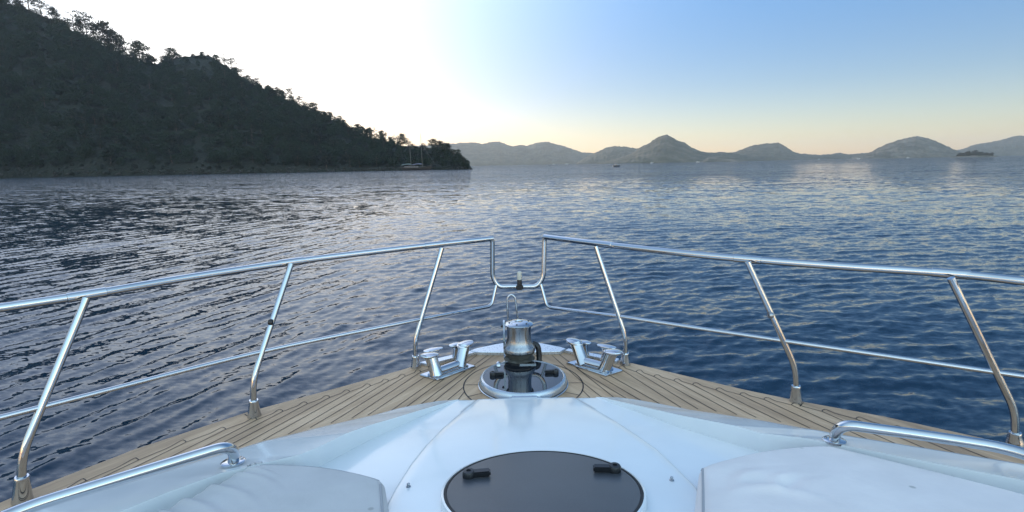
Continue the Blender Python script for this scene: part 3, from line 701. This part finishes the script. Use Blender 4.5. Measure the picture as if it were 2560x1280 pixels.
# ---- moulded coachroof
YF = 2.845
def zc(y): d = max(0.0, YF-y); return .045+.20*d-.03*min(d, 3.2)**2
def hs(y): d = max(0.0, YF-y); return .086*min(1, d/.75)             # shoulder height over the recess
def surf(x, y, off=0.0):                       # where a line of sight meets the roof (+off)
    p = at(x, y, .1)
    for _ in range(25): p = at(x, y, zc(p.y)+off(p.y) if callable(off) else zc(p.y)+off)
    return p
rec = lambda y: -.004-.016*min(1, max(0, YF-y)/.5)
sho = lambda y: rec(y)+hs(y)
LN = {}
def line(key, px, off):
    q = sorted([(p.y, p.x) for p in (surf(x, y, off) for x, y in px)]); LN[key] = (np.array([a for a, _ in q]), np.array([c for _, c in q]))
line('EL', [(1108, 1011), (1050, 1018), (1000, 1025), (900, 1045), (800, 1068), (700, 1093), (610, 1118), (450, 1166), (300, 1211), (0, 1300)], lambda y: sho(y)-.03)
line('RL', [(1112, 1011), (1000, 1048), (914, 1080), (800, 1122), (735, 1150), (645, 1170), (520, 1224), (390, 1283)], sho)
line('FL', [(1116, 1013), (1020, 1056), (942, 1091), (808, 1162), (755, 1186), (560, 1236), (430, 1287)], rec)
line('PL', [(1183, 1006), (1150, 1036), (1106, 1077), (1060, 1125), (1026, 1168), (988, 1228), (964, 1274)], rec)
line('PR', [(1452, 1003), (1500, 1034), (1542, 1061), (1600, 1100), (1648, 1135), (1706, 1192), (1739, 1225), (1769, 1268)], rec)
line('FR', [(1534, 1008), (1620, 1039), (1706, 1070), (1800, 1099), (1900, 1130), (2000, 1142), (2060, 1154), (2280, 1202), (2520, 1252)], rec)
line('RR', [(1537, 1004), (1620, 1024), (1706, 1049), (1800, 1072), (1900, 1097), (1990, 1103), (2062, 1117), (2300, 1172), (2560, 1236)], sho)
line('ER', [(1542, 1003), (1590, 1007), (1650, 1014), (1800, 1035), (1900, 1050), (2000, 1068), (2080, 1083), (2300, 1118), (2560, 1160)], lambda y: sho(y)-.03)
def lx(key, y):
    a, c = LN[key]
    if y < a[0]: return c[0]+(y-a[0])*(c[1]-c[0])/(a[1]-a[0])*(.35 if key[0] in 'EP' else .8)
    if y > a[-1]: return c[-1]+(y-a[-1])*(c[-1]-c[-2])/(a[-1]-a[-2])
    return float(np.interp(y, a, c))
ys = np.concatenate([YF-np.linspace(0, .06, 5)[:-1], np.linspace(YF-.06, .9, 150), np.linspace(.88, -1.4, 24)])
rowsV = []
for y in ys:
    X = {k: lx(k, y) for k in LN}; zr_ = zc(y)+rec(y); zp = zc(y); zs = zr_+hs(y)
    mid = .5*(X['PL']+X['PR']); X['PL'] = min(X['PL'], mid-.08); X['PR'] = max(X['PR'], mid+.08)
    X['FL'] = min(X['FL'], X['PL']-.008); X['RL'] = min(X['RL'], X['FL']-.004); X['EL'] = min(X['EL'], X['RL']-.004)
    X['FR'] = max(X['FR'], X['PR']+.008); X['RR'] = max(X['RR'], X['FR']+.004); X['ER'] = max(X['ER'], X['RR']+.004)
    nose = min(1, (YF-y)/.05); drop = .035*(1-math.sqrt(max(0, 1-(1-nose)**2)))
    row = []; e = .03*min(1, (YF-y)/.3)
    def seg(xa, za, xb, zb, n, s=False, last=False):
        for k in range(n+(1 if last else 0)):
            t = k/n; row.append((xa+(xb-xa)*t, za+(zb-za)*(t*t*(3-2*t) if s else t)))
    eL, eR = X['EL'], X['ER']; wl_, wr_ = (X['RL']-eL), (eR-X['RR'])
    row += [(eL-.035, -.03), (eL-.032, (zs-e)*.5-.01), (eL-.02, zs-e-.012), (eL-.008, zs-e-.003)]
    seg(eL, zs-e, X['RL'], zs, 10); seg(X['RL'], zs, X['FL'], zr_, 8, True); seg(X['FL'], zr_, X['PL'], zr_, 8)
    seg(X['PL'], zr_, X['PL']+.006, zp-.003, 2); seg(X['PL']+.006, zp-.003, X['PL']+.016, zp, 2)
    seg(X['PL']+.016, zp, X['PR']-.016, zp, 26)
    seg(X['PR']-.016, zp, X['PR']-.006, zp-.003, 2); seg(X['PR']-.006, zp-.003, X['PR'], zr_, 2)
    seg(X['PR'], zr_, X['FR'], zr_, 8); seg(X['FR'], zr_, X['RR'], zs, 8, True); seg(X['RR'], zs, eR, zs-e, 10, last=True)
    row += [(eR+.008, zs-e-.003), (eR+.02, zs-e-.012), (eR+.032, (zs-e)*.5-.01), (eR+.035, -.03)]
    rowsV.append([(x, y, z-drop*(1 if z > 0 else 0)) for x, z in row])
rowsV = [[(x, YF+.012, -.03) for x, _, _ in rowsV[0]]]+rowsV
V = np.array(rowsV); nr_, nc_ = V.shape[:2]; i = np.arange(nr_-1)[:, None]*nc_; j = np.arange(nc_-1)[None, :]
Q = np.stack([i+j, i+j+1, i+nc_+j+1, i+nc_+j], -1).reshape(-1, 4)[:, ::-1]
roof = mesh_np('coachroof', (V-np.array(YO)).reshape(-1, 3), Q, M_gel, Yt, smooth=True)
bm = bmesh.new(); bm.from_mesh(roof.data); bmesh.ops.recalc_face_normals(bm, faces=bm.faces[:])
for e_ in bm.edges:
    if len(e_.link_faces) == 2 and e_.calc_face_angle(0) > math.radians(55): e_.smooth = False
bm.to_mesh(roof.data); bm.free()

def roofz(X, Y):
    out = np.empty_like(X); yy = np.array([r[0][1] for r in rowsV])
    for q in np.ndindex(X.shape):
        r = rowsV[min(max(int(np.searchsorted(-yy, -Y[q])), 0), len(rowsV)-1)]; out[q] = np.interp(X[q], RX[id(r)][0], RX[id(r)][1])
    return out
RX = {id(r): (np.array([p[0] for p in r]), np.array([p[2] for p in r])) for r in rowsV}
# ---- hatches
def lever(c, d, parent, s=1.0, name='latch'):  # black latch: round boss and a flat tapering lever
    d = d.normalized(); n = Vector((-d.y, d.x, 0)); b = bmesh.new()
    lathe(b, [(.024*s, 0), (.024*s, .022*s), (.02*s, .028*s), (.009*s, .029*s), (.008*s, .024*s), (0, .024*s)], seg=24)
    M = Matrix((d, n, Vector((0, 0, 1)))).transposed(); b2 = bmesh.new(); box(b2, (.048*s, 0, .014*s), (.072*s, .032*s, .022*s)); bevel_all(b2, .005*s, 2)
    me = bpy.data.meshes.new('tmp'); b2.to_mesh(me); b2.free(); b.from_mesh(me); bpy.data.meshes.remove(me)
    for v in b.verts: v.co = M @ v.co+c
    return part(name, b, M_black, parent)
b = bmesh.new(); lathe(b, [(.245, 0), (.288, 0), (.291, .010), (.284, .013), (.284, .018), (.278, .050), (.270, .060), (.262, .062), (.256, .058), (.25, .05)], HC, 72)
hat = part('deck_hatch', b, M_alu)
b = bmesh.new(); lathe(b, [(0, .048), (.257, .048), (.257, .0575), (0, .0575)], HC, 72); part('glass', b, M_acr, hat)
b = bmesh.new(); lathe(b, [(.279, .0135), (.286, .0135), (.286, .0165), (.279, .0165)], HC, 72); part('seal', b, M_rubber, hat)
for px, d in (((1232, 938), Vector((1, -.05, 0))), ((1389, 932), Vector((-1, -.05, 0)))):
    c = at(*px, .058); lever(c, d, hat, .85)
b = bmesh.new(); hp = HC+Vector((.0, -.285, .034)); tube(b, [hp+Vector((-.075, 0, 0)), hp+Vector((.075, 0, 0))], .019, 18)
tube(b, [hp+Vector((-.092, 0, 0)), hp+Vector((-.076, 0, 0))], .011, 12); tube(b, [hp+Vector((.076, 0, 0)), hp+Vector((.092, 0, 0))], .011, 12); part('hinge', b, M_chrome, hat)

def plane_at(px, p, n):
    d = ray(*px); return Vector((0, 0, EYE))+d*((p-Vector((0, 0, EYE))).dot(n)/d.dot(n))
RC = Vector((.094, 1.66, zc(1.66)+.003)); MR = Matrix.Rotation(-math.radians(11), 3, 'X'); RR_ = .357
b = bmesh.new(); r0 = RR_; lathe(b, [(r0-.03, -.06), (r0+.0065, -.06), (r0+.006, .010), (r0+.003, .017), (r0-.004, .019), (r0-.006, .012), (r0-.03, .010)], RC, 96, MR); rh = part('coachroof_hatch', b, M_gel)
b = bmesh.new(); lathe(b, [(0, .004), (r0-.0145, .004), (r0-.0145, .016), (r0-.016, .0175), (0, .0175)], RC, 96, MR); part('smoked_panel', b, M_dusty, rh)
b = bmesh.new(); lathe(b, [(r0-.014, .012), (r0-.014, .0185), (r0-.0065, .0185), (r0-.0065, .012)], RC, 96, MR); part('seal', b, M_rubber, rh)
for px, d in (((1172, 1193), Vector((1, .12, .0))), ((1537, 1179), Vector((-1, .05, 0)))):
    c = plane_at(px, RC+Vector((0, 0, .017)), MR @ Vector((0, 0, 1))); lever(c, d, rh, .98)

# ---- windlass
W0 = at(1299, 914); W0.z = 0
b = bmesh.new(); lathe(b, [(0, 0), (.125, 0), (.125, .016), (.10, .022), (.098, .05), (0, .05)], W0, 40); wl_o = part('windlass', b, M_brush)
b = bmesh.new(); lathe(b, [(.09, .048), (.108, .052), (.106, .062), (.082, .074), (.082, .088), (.106, .10), (.108, .112), (.085, .116)], W0, 40, mod=lambda a, z: 1+.03*math.cos(8*a)*(1 if .06 < z < .1 else 0)); part('chain_wheel', b, M_gypsy, wl_o)
b = bmesh.new(); lathe(b, [(.09, .117), (.112, .119), (.113, .135), (.109, .147), (.096, .160), (.086, .182), (.081, .215), (.080, .255), (.083, .288), (.085, .298), (0, .298)], W0, 60, mod=lambda a, z: 1+(.022*abs(math.cos(4*a+.4)) if .15 < z < .295 else 0)); part('drum', b, M_brush, wl_o)
b = bmesh.new(); lathe(b, [(.07, .2985), (.098, .303), (.099, .309), (.092, .316), (.05, .326), (.03, .3275), (.028, .322), (.015, .322), (0, .3225)], W0, 48); part('cap', b, M_chrome, wl_o)
for k in range(6):
    a = k*math.pi/3+.3; c = W0+Vector((math.cos(a)*.07, math.sin(a)*.07, .322)); part('cap_screw', lathe(bmesh.new(), [(0, -.003), (.006, -.003), (.006, .003), (0, .004)], c, 10), M_black, wl_o)
b = bmesh.new(); kx = W0+Vector((0, -.118, .045))
tube(b, [kx+Vector((-.135, 0, 0)), kx+Vector((.0, 0, 0))], .013, 12); box(b, kx+Vector((.055, 0, 0)), (.11, .03, .042)); part('clutch_bar', b, M_chrome, wl_o)
b = bmesh.new(); MX = Matrix.Rotation(math.pi/2, 3, 'Y'); lathe(b, [(0, -.014), (.026, -.014), (.031, -.008), (.031, .008), (.026, .014), (0, .014)], kx+Vector((-.145, 0, .004)), 10, MX); part('clutch_knob', b, M_chrome, wl_o)
b = bmesh.new(); q = W0+Vector((-.105, .02, 0)); box(b, q+Vector((0, 0, .19)), (.012, .05, .27)); bevel_all(b, .003); part('chain_stripper', b, M_chrome, wl_o)
b = bmesh.new(); box(b, W0+Vector((-.118, .02, .285)), (.02, .016, .016)); bevel_all(b, .004); part('stripper_bolt', b, M_black, wl_o)
b = bmesh.new(); tube(b, spline([W0+Vector((.095, .04, .15)), W0+Vector((.13, .03, .13)), W0+Vector((.14, .02, .06)), W0+Vector((.135, .0, 0))], 6), .02, 12); part('chain_guide', b, M_black, wl_o)

# ---- bow plate and anchor hoop
b = bmesh.new(); prism(b, [at(*p) for p in ((1176, 884), (1190, 879), (1240, 868), (1296, 859.5), (1350, 865), (1400, 875), (1414, 879), (1402, 886), (1300, 889), (1192, 888))], .001, .026, .004); bpl = part('bow_plate', b, M_plate, ang=20)
b = bmesh.new(); y_ = W0.y+.22
pts = [onY(1271, 812, y_), onY(1268.5, 770, y_), onY(1268, 752, y_), onY(1271, 742, y_), onY(1278.5, 737, y_), onY(1286, 742, y_), onY(1289, 752, y_), onY(1291.5, 775, y_), onY(1297, 812, y_)]
tube(b, spline(pts, 6), .0075, 10); part('anchor_hoop', b, M_chrome, bpl)
b = bmesh.new(); c = onY(1286, 812, y_); box(b, (c.x, y_, .5*c.z+.02), (.09, .05, c.z)); bevel_all(b, .008); part('roller_cheek', b, M_brush, bpl)

# ---- mooring cleats on the deck
def oval(bm, c, rx, ry, ang, th, tilt=0.0):
    M = Matrix.Rotation(ang, 3, 'Z') @ Matrix.Rotation(tilt, 3, 'Y') @ Matrix.Diagonal((rx, ry, 1))
    lathe(bm, [(0, -th), (.62, -th), (.97, -th*.25), (1, 0), (.96, th*.3), (.6, th*.62), (0, th*.7)], c, 32, M); return bm
def cleat(base, posts):
    b = bmesh.new(); prism(b, [at(*p) for p in base], .001, .016, .006); cl = part('cleat', b, M_chrome, ang=20)
    A = [at(*p[0], .015) for p in posts]; T = [at(*p[1], .15) for p in posts]; ax_ = (A[1]-A[0]); an = math.atan2(ax_.y, ax_.x)
    for a, t, sgn in ((A[0], T[0], -1), (A[1], T[1], 1)):
        b = bmesh.new(); dv = (t-a); pts = [a-dv*.02, a+dv*.25, a+dv*.6, a+dv*.95]; tube(b, pts, [.048, .043, .041, .043], 24); po = part('post', b, M_chrome, cl)
        b = bmesh.new(); oval(b, t+Vector((math.cos(an)*sgn*.008, math.sin(an)*sgn*.008, .0)),   .068, .052, an, .019, -sgn*.10); part('cap', b, M_chrome, cl)
    b = bmesh.new(); e = ax_.normalized(); tube(b, [A[0]+Vector((0, 0, .022)), A[1]+Vector((0, 0, .022))], .031, 16); part('crossbar', b, M_chrome, cl)
    b = bmesh.new(); n = Vector((-e.y, e.x, 0)); prism(b, [A[0]-e*.045-n*.042, A[1]+e*.045-n*.042, A[1]+e*.045+n*.042, A[0]-e*.045+n*.042], .016, .028, .005); part('foot', b, M_chrome, cl)
cleat([(1050, 941), (1094, 953.5), (1189, 919), (1150, 908)], [((1092, 938), (1076, 887)), ((1149, 917), (1161, 861))])
cleat([(1416, 911), (1514, 943), (1556, 930), (1455, 901)], [((1459, 911), (1439, 855)), ((1511, 925), (1529, 879))])
def fairlead(strip_px, posts, sg):
    b = bmesh.new(); prism(b, [at(*p) for p in strip_px], .001, .02, .004); fl = part('fairlead', b, M_plate, ang=20)
    for (bp_, tp_, L) in posts:
        a = at(*bp_, .018); t = at(*tp_, .115); b = bmesh.new(); dv = t-a
        tube(b, [a-dv*.02, a+dv*.15, a+dv*.5, a+dv*.8, a+dv], [.034, .027, .023, .028, .040], 20); po = part('post', b, M_chrome, fl)
        b = bmesh.new(); d = (at(*strip_px[1])-at(*strip_px[0])); oval(b, t+Vector((0, 0, .006)), L, .034, math.atan2(d.y, d.x), .013); part('cap', b, M_chrome, fl)
fairlead([(1050, 912), (1186, 881), (1196, 885), (1070, 917)], [((1081, 905), (1083, 876), .075), ((1141, 891), (1141, 863), .06)], -1)
fairlead([(1420, 877), (1548, 903), (1541, 910), (1412, 882)], [((1462, 886), (1459, 857), .06), ((1511, 898), (1516, 868), .075)], 1)

# ---- guard rails
ZR = .83
def rails(sg, top_px, stan, mids, tail):
    top = [at(*p, ZR) for p in top_px]; d_e = (top[-1]-top[-2]); q_ = top[-1]+d_e*.7; pts = spline(top+[q_, q_+d_e*.5+Vector((0, -.35, 0)), q_+d_e*.7+Vector((0, -1.6, 0))], 8)
    b = bmesh.new(); tube(b, pts, .0205, 18); gr_ = part('guard_rail', b, M_chrome)
    mp_ = []
    for base, sock, kink, tp in stan:
        B0 = at(*base); K = onY(*kink, B0.y); S = onY(*sock, B0.y); T = at(*tp, ZR-.004); S.x = .5*(B0.x+K.x); 
        path = fillet([B0.lerp(K, .1), K, T], .09, 6); b = bmesh.new(); tube(b, path, .0165, 16); stn = part('stanchion', b, M_chrome, gr_)
        b = bmesh.new(); h = S.z; lathe(b, [(0, 0), (.037, 0), (.037, .006), (.034, .02), (.026, h*.93), (.0265, h), (.0235, h+.006), (.017, h+.006)], (B0.x, B0.y, 0), 28, (K-B0).to_track_quat('Z', 'Y').to_matrix()); part('socket', b, M_chrome, gr_)
        d = None                                # sleeve where the stanchion meets the top rail
        i = min(range(len(pts)), key=lambda k: (pts[k]-T).length); d = (pts[min(i+1, len(pts)-1)]-pts[max(i-1, 0)]).normalized(); c = pts[i]
        b = bmesh.new(); tube(b, [c-d*.075, c-d*.073, c+d*.073, c+d*.075], [.0208, .0236, .0236, .0208], 18); part('sleeve', b, M_chrome, gr_)
        mp_.append((K, T))
    mid = []
    for k, (x, y) in enumerate(mids): mid.append(near_on(*mp_[k], x, y))
    return gr_, mp_, mid
stL = [((1040, 918), (1041, 891), (1037, 853), (1105, 620)), ((636, 1040), (633, 1002), (632, 950), (728, 660)), ((56, 1252), (53, 1193), (53, 1140), (217, 745))]
stR = [((1563, 911), (1563, 884), (1564, 842), (1489, 616)), ((1990, 1004), (1990, 966), (1990, 922), (1869, 655)), ((2538, 1110), (2538, 1083), (2538, 1028), (2377, 695))]
yb = at(1231, 597, ZR).y
GL, mL, midL = rails(-1, [(1231, 596.5), (1105, 610), (920, 631), (728, 655), (470, 694), (217, 737), (0, 770)], stL, [(1049, 797), (655, 879), (104, 1018)], [Vector((-2.45, 1.2, ZR)), Vector((-2.6, .0, ZR)), Vector((-2.65, -1.2, ZR))])
GR, mR, midR = rails(1, [(1361, 592), (1489, 608), (1680, 630), (1869, 648), (2120, 667), (2377, 684), (2560, 703)], stR, [(1547, 791), (1962, 851), (2492, 931)], [Vector((2.5, 1.3, ZR)), Vector((2.68, .2, ZR)), Vector((2.72, -1.2, ZR))])
# pulpit gate: one bent tube from the left top rail down, across and up to the right top rail
g0, g1 = at(1231, 596.5, ZR), at(1361, 592, ZR); yg = .5*(g0.y+g1.y)
gp = [g0+(midL[0]-midL[0]), onY(1232, 690, yg), onY(1246, 717, yg), onY(1300, 719, yg), onY(1346, 717, yg), onY(1358, 690, yg), g1]
b = bmesh.new(); a0 = at(1212, 598.5, ZR); a1 = at(1380, 594.5, ZR)
tube(b, fillet([a0, g0, onY(1231, 693, yg), onY(1246, 717, yg), onY(1344, 716, yg), onY(1359, 692, yg), g1, a1], .05, 6), .0190, 16); gate = part('pulpit_gate', b, M_chrome)
for mid, j0, j1, gr_ in ((midL, (1242, 706), (1229, 765), GL), (midR, (1351, 706), (1368, 768), GR)):
    e = mid[-1]+(mid[-1]-mid[-2])*.9
    low = near_on(onY(j1[0], j1[1], yg-.02), onY(j1[0]+1, j1[1], yg-.02), *j1)
    pts = fillet([onY(*j0, yg), onY(*j1, yg-.05)]+[mid[0]], .05, 6)+spline(mid+[e], 6)[1:]
    b = bmesh.new(); tube(b, pts, .0125, 14); part('mid_rail', b, M_chrome, gr_)
for px, (K, T), gr_ in (((686, 805), mL[1], GL), ((1917, 790), mR[1], GR)):
    c = near_on(K, T, *px); b = bmesh.new(); lathe(b, [(0, -.012), (.017, -.012), (.019, -.004), (.019, .004), (.015, .012), (0, .012)], c+Vector((-.012 if px[0] > 1280 else 0, -.014, 0)), 16, Matrix.Rotation(math.pi/2, 3, 'Y')); part('hook', b, M_black if px[0] < 1280 else M_brush, gr_)
b = bmesh.new(); c = onY(1299, 717, yg); box(b, c+Vector((0, 0, .0)), (.058, .055, .045)); bevel_all(b, .008); lathe(b, [(.020, .02), (.018, .06), (0, .06)], c, 20); nl = part('bow_light', b, M_black)
b = bmesh.new(); lathe(b, [(.017, .058), (.0185, .064), (.0185, .118), (.015, .124), (0, .125)], c, 24); part('lens', b, M_lens, nl)

# ---- grab rails on the coachroof
def grab(fl, elbow, more, tail):
    b = bmesh.new(); c = surf(*fl, sho); lathe(b, [(0, -.004), (.042, -.004), (.043, .004), (.038, .008), (.02, .0085), (0, .0085)], c, 36, Matrix.Rotation(-.12, 3, 'X')); 
    z = c.z+.105; e = at(*elbow, z); dh = (Vector((e.x, e.y, c.z))-c).normalized(); m0 = at(*more[0], z); p0, p2 = c, e; p1 = e+(e-m0).normalized()*max(.03, (Vector((c.x, c.y, z))-e).length*.9)
    pts = [p0*(1-t)**2+p1*2*t*(1-t)+p2*t*t for t in [k/12 for k in range(13)]]+[at(*p, z) for p in more]+[at(*more[-1], z)+t for t in tail]
    r = part('grab_rail_flange', b, M_chrome) if False else None
    b2 = bmesh.new(); tube(b2, pts[:13]+fillet(pts[12:], .3, 8)[1:], .0205, 20); g_ = part('grab_rail', b2, M_chrome); f_ = part('flange', b, M_chrome, g_)
    for k in range(3):
        a = k*2.094+.5; part('flange_screw', lathe(bmesh.new(), [(0, .007), (.006, .007), (.005, .0105), (0, .011)], c+Vector((math.cos(a)*.031, math.sin(a)*.031, 0)), 10), M_brush, g_)
grab((583, 1156), (535, 1124), [(300, 1196), (0, 1288)], [Vector((-.12, -.5, 0)), Vector((-.2, -1.2, 0))])
grab((2086, 1102), (2140, 1065), [(2338, 1092), (2560, 1127)], [Vector((.1, -.5, 0)), Vector((.18, -1.2, 0))])
for px in ((1021, 1217), (1679, 1201)):
    b = bmesh.new(); lathe(b, [(0, -.002), (.009, -.002), (.009, .002), (.005, .004), (.0045, .009), (.006, .012), (.004, .015), (0, .016)], surf(*px, 0), 16); part('snap_stud', b, M_brush)

# ------------------------------------------------------------------ sun cushions lying in the recesses
def cushion(name, quad, th, m, label, wr, seed):
    n, k = 150, 150; A, B_, Cc, D = quad        # front-left, front-right, aft-right, aft-left on the plan
    s = np.linspace(0, 1, n)[:, None]; t = np.linspace(0, 1, k)[None, :]
    s = .5-.5*np.cos(np.pi*s)*(.6)+(s-.5)*.4; s = (s-s.min())/(s.max()-s.min())
    t = .5-.5*np.cos(np.pi*t)*(.6)+(t-.5)*.4; t = (t-t.min())/(t.max()-t.min())
    def bl(i): return (A[i]*(1-s)+B_[i]*s)*(1-t)+(D[i]*(1-s)+Cc[i]*s)*t
    X, Y = bl(0), bl(1)
    bow = np.sin(np.pi*s)*np.clip(1-t/.3, 0, 1)**2*.045; Y = Y+bow
    es = np.minimum(s, 1-s)*((A-B_).length); et = np.minimum(t, 1-t)*((A-D).length); d = 1/(1/(es+1e-4)**2+1/(et+1e-4)**2)**.5
    r = .035; q = np.clip(d/r, 0, 1); Zt = th*(.30+.70*np.sqrt(1-(1-q)**2))+.022*np.clip(np.minimum(es, et)/.25, 0, 1)
    base = np.vectorize(lambda y: zc(y)+rec(y))(Y)
    Zt = Zt+.006*fbm(X*5, Y*5, 3, seed)*np.clip(d/.05, 0, 1)
    for (ps, pt_, ang, L, wd, am) in wr:
        dx_, dy_ = X-ps, Y-pt_; a = math.radians(ang); al_ = dx_*math.cos(a)+dy_*math.sin(a); ac_ = -dx_*math.sin(a)+dy_*math.cos(a)+.25*al_**2/L
        Zt = Zt+am*np.exp(-(al_/L)**2)*(np.exp(-(ac_/wd)**2)-.8*np.exp(-((ac_-wd*1.4)/wd)**2))
    top = np.stack([X, Y, np.maximum(base+Zt, roofz(X, Y)+.003)], -1); botz = np.stack([X, Y, base-.004], -1)
    V = np.concatenate([top.reshape(-1, 3), botz.reshape(-1, 3)]); o_ = n*k
    i = np.arange(n-1)[:, None]*k; j = np.arange(k-1)[None, :]
    Q = [np.stack([i+j, i+k+j, i+k+j+1, i+j+1], -1).reshape(-1, 4)[:, ::-1]]; Q.append(Q[0][:, ::-1]+o_)
    ring = [a*k for a in range(n)]+[(n-1)*k+c for c in range(1, k)]+[a*k+k-1 for a in range(n-2, -1, -1)]+[c for c in range(k-2, 0, -1)]
    Q.append(np.array([[ring[a-1], ring[a], ring[a]+o_, ring[a-1]+o_] for a in range(len(ring))]))
    org = np.array([A.x, A.y, A.z]); root = mesh_np(name, V-org, np.concatenate(Q), m, smooth=True); root.location = org
    bm = bmesh.new(); bm.from_mesh(root.data); bmesh.ops.recalc_face_normals(bm, faces=bm.faces[:]); bm.to_mesh(root.data); bm.free()
    setp(root, label, 'cushion', 'sun cushions on the coachroof')
    idx = [(a, c) for a in range(n) for c in range(k)]
    e1 = 9; loop = [(a, e1) for a in range(e1, n-e1)]+[(n-1-e1, c) for c in range(e1, k-e1)]+[(a, k-1-e1) for a in range(n-1-e1, e1, -1)]+[(e1, c) for c in range(k-1-e1, e1-1, -1)]
    return root, top, org
def pip(root, pts, org, r=.0045):
    b = bmesh.new(); tube(b, [Vector(p)-Vector(org) for p in pts], r, 6); obj('piping', b, M_thread, root)
th = .086
qa = [surf(x, y, lambda yy: rec(yy)+th) for x, y in ((640, 1156), (962, 1196), (966, 1278), (374, 1280))]
A, B_, c_, d_ = qa; D = A+(d_-A).normalized()*1.5; Cc = B_+(c_-B_).normalized()*1.5; Cc = Vector((B_.x+(Cc.x-B_.x), D.y, 0))
cu, tp, og = cushion('sun_cushion', (A, B_, Cc, D), th, M_fab1, 'greyish white sun cushion with creases along one edge, under the rail over open teak', [(A.x-.02, A.y-.10, -12, .17, .014, .008), (A.x-.06, A.y-.19, -14, .2, .016, .010), (A.x-.12, A.y-.27, -16, .22, .016, .010), (A.x-.16, A.y-.33, -17, .2, .014, .008), (A.x-.0, A.y-.06, -10, .12, .012, .006)], 3)
pip(cu, [tp[2, c]+[0, 0, .002] for c in range(6, 145)], og, .003); pip(cu, [tp[138, c]+[0, 0, .001] for c in range(12, 140)], og); pip(cu, [tp[a, 4]+[0, 0, .001] for a in range(6, 138, 2)], og, .0025)
qb = [surf(x, y, lambda yy: rec(yy)+th) for x, y in ((1748, 1163), (2056, 1107), (2572, 1228), (1775, 1270))]
A, B_, c_, d_ = qb; Cc = B_+(c_-B_).normalized()*1.5; D = A+(d_-A).normalized()*1.5; D = Vector((D.x, Cc.y, 0))
cu, tp, og = cushion('sun_cushion', (A, B_, Cc, D), th, M_fab2, 'bright white sun cushion with dirt specks and a dent near its inner corner', [(A.x+.17, A.y-.20, -20, .10, .03, .014), (A.x+.13, A.y-.10, 30, .1, .03, .008), (A.x+.24, A.y-.17, 40, .07, .025, -.010)], 4)
pip(cu, [tp[9, c]+[0, 0, .001] for c in range(8, 140)], og); pip(cu, [tp[147, c]+[0, 0, .002] for c in range(6, 145)], og, .003); pip(cu, [tp[a, 4]+[0, 0, .001] for a in range(6, 145, 2)], og, .0025)

# ------------------------------------------------------------------ haze
HZ = bmesh.new(); box(HZ, (0, 0, 111), (14000, 14000, 238)); hz = obj('haze', HZ, None, smooth=False)
M_haze = bpy.data.materials.new('pale_haze'); M_haze.use_nodes = True; t_ = M_haze.node_tree
for n_ in list(t_.nodes):
    if n_.type != 'OUTPUT_MATERIAL': t_.nodes.remove(n_)
pv = t_.nodes.new('ShaderNodeVolumePrincipled'); pv.inputs['Color'].default_value = (.94, .97, .98, 1); pv.inputs['Density'].default_value = 0.95e-4; pv.inputs['Anisotropy'].default_value = .35
t_.links.new(pv.outputs[0], t_.nodes['Material Output'].inputs['Volume']); hz.data.materials.append(M_haze)
hz.location = (0, 0, 0); hz.display_type = 'WIRE'; setp(hz, 'thin pale morning haze over the bay, thickening towards the far hills', 'haze', kind='stuff')
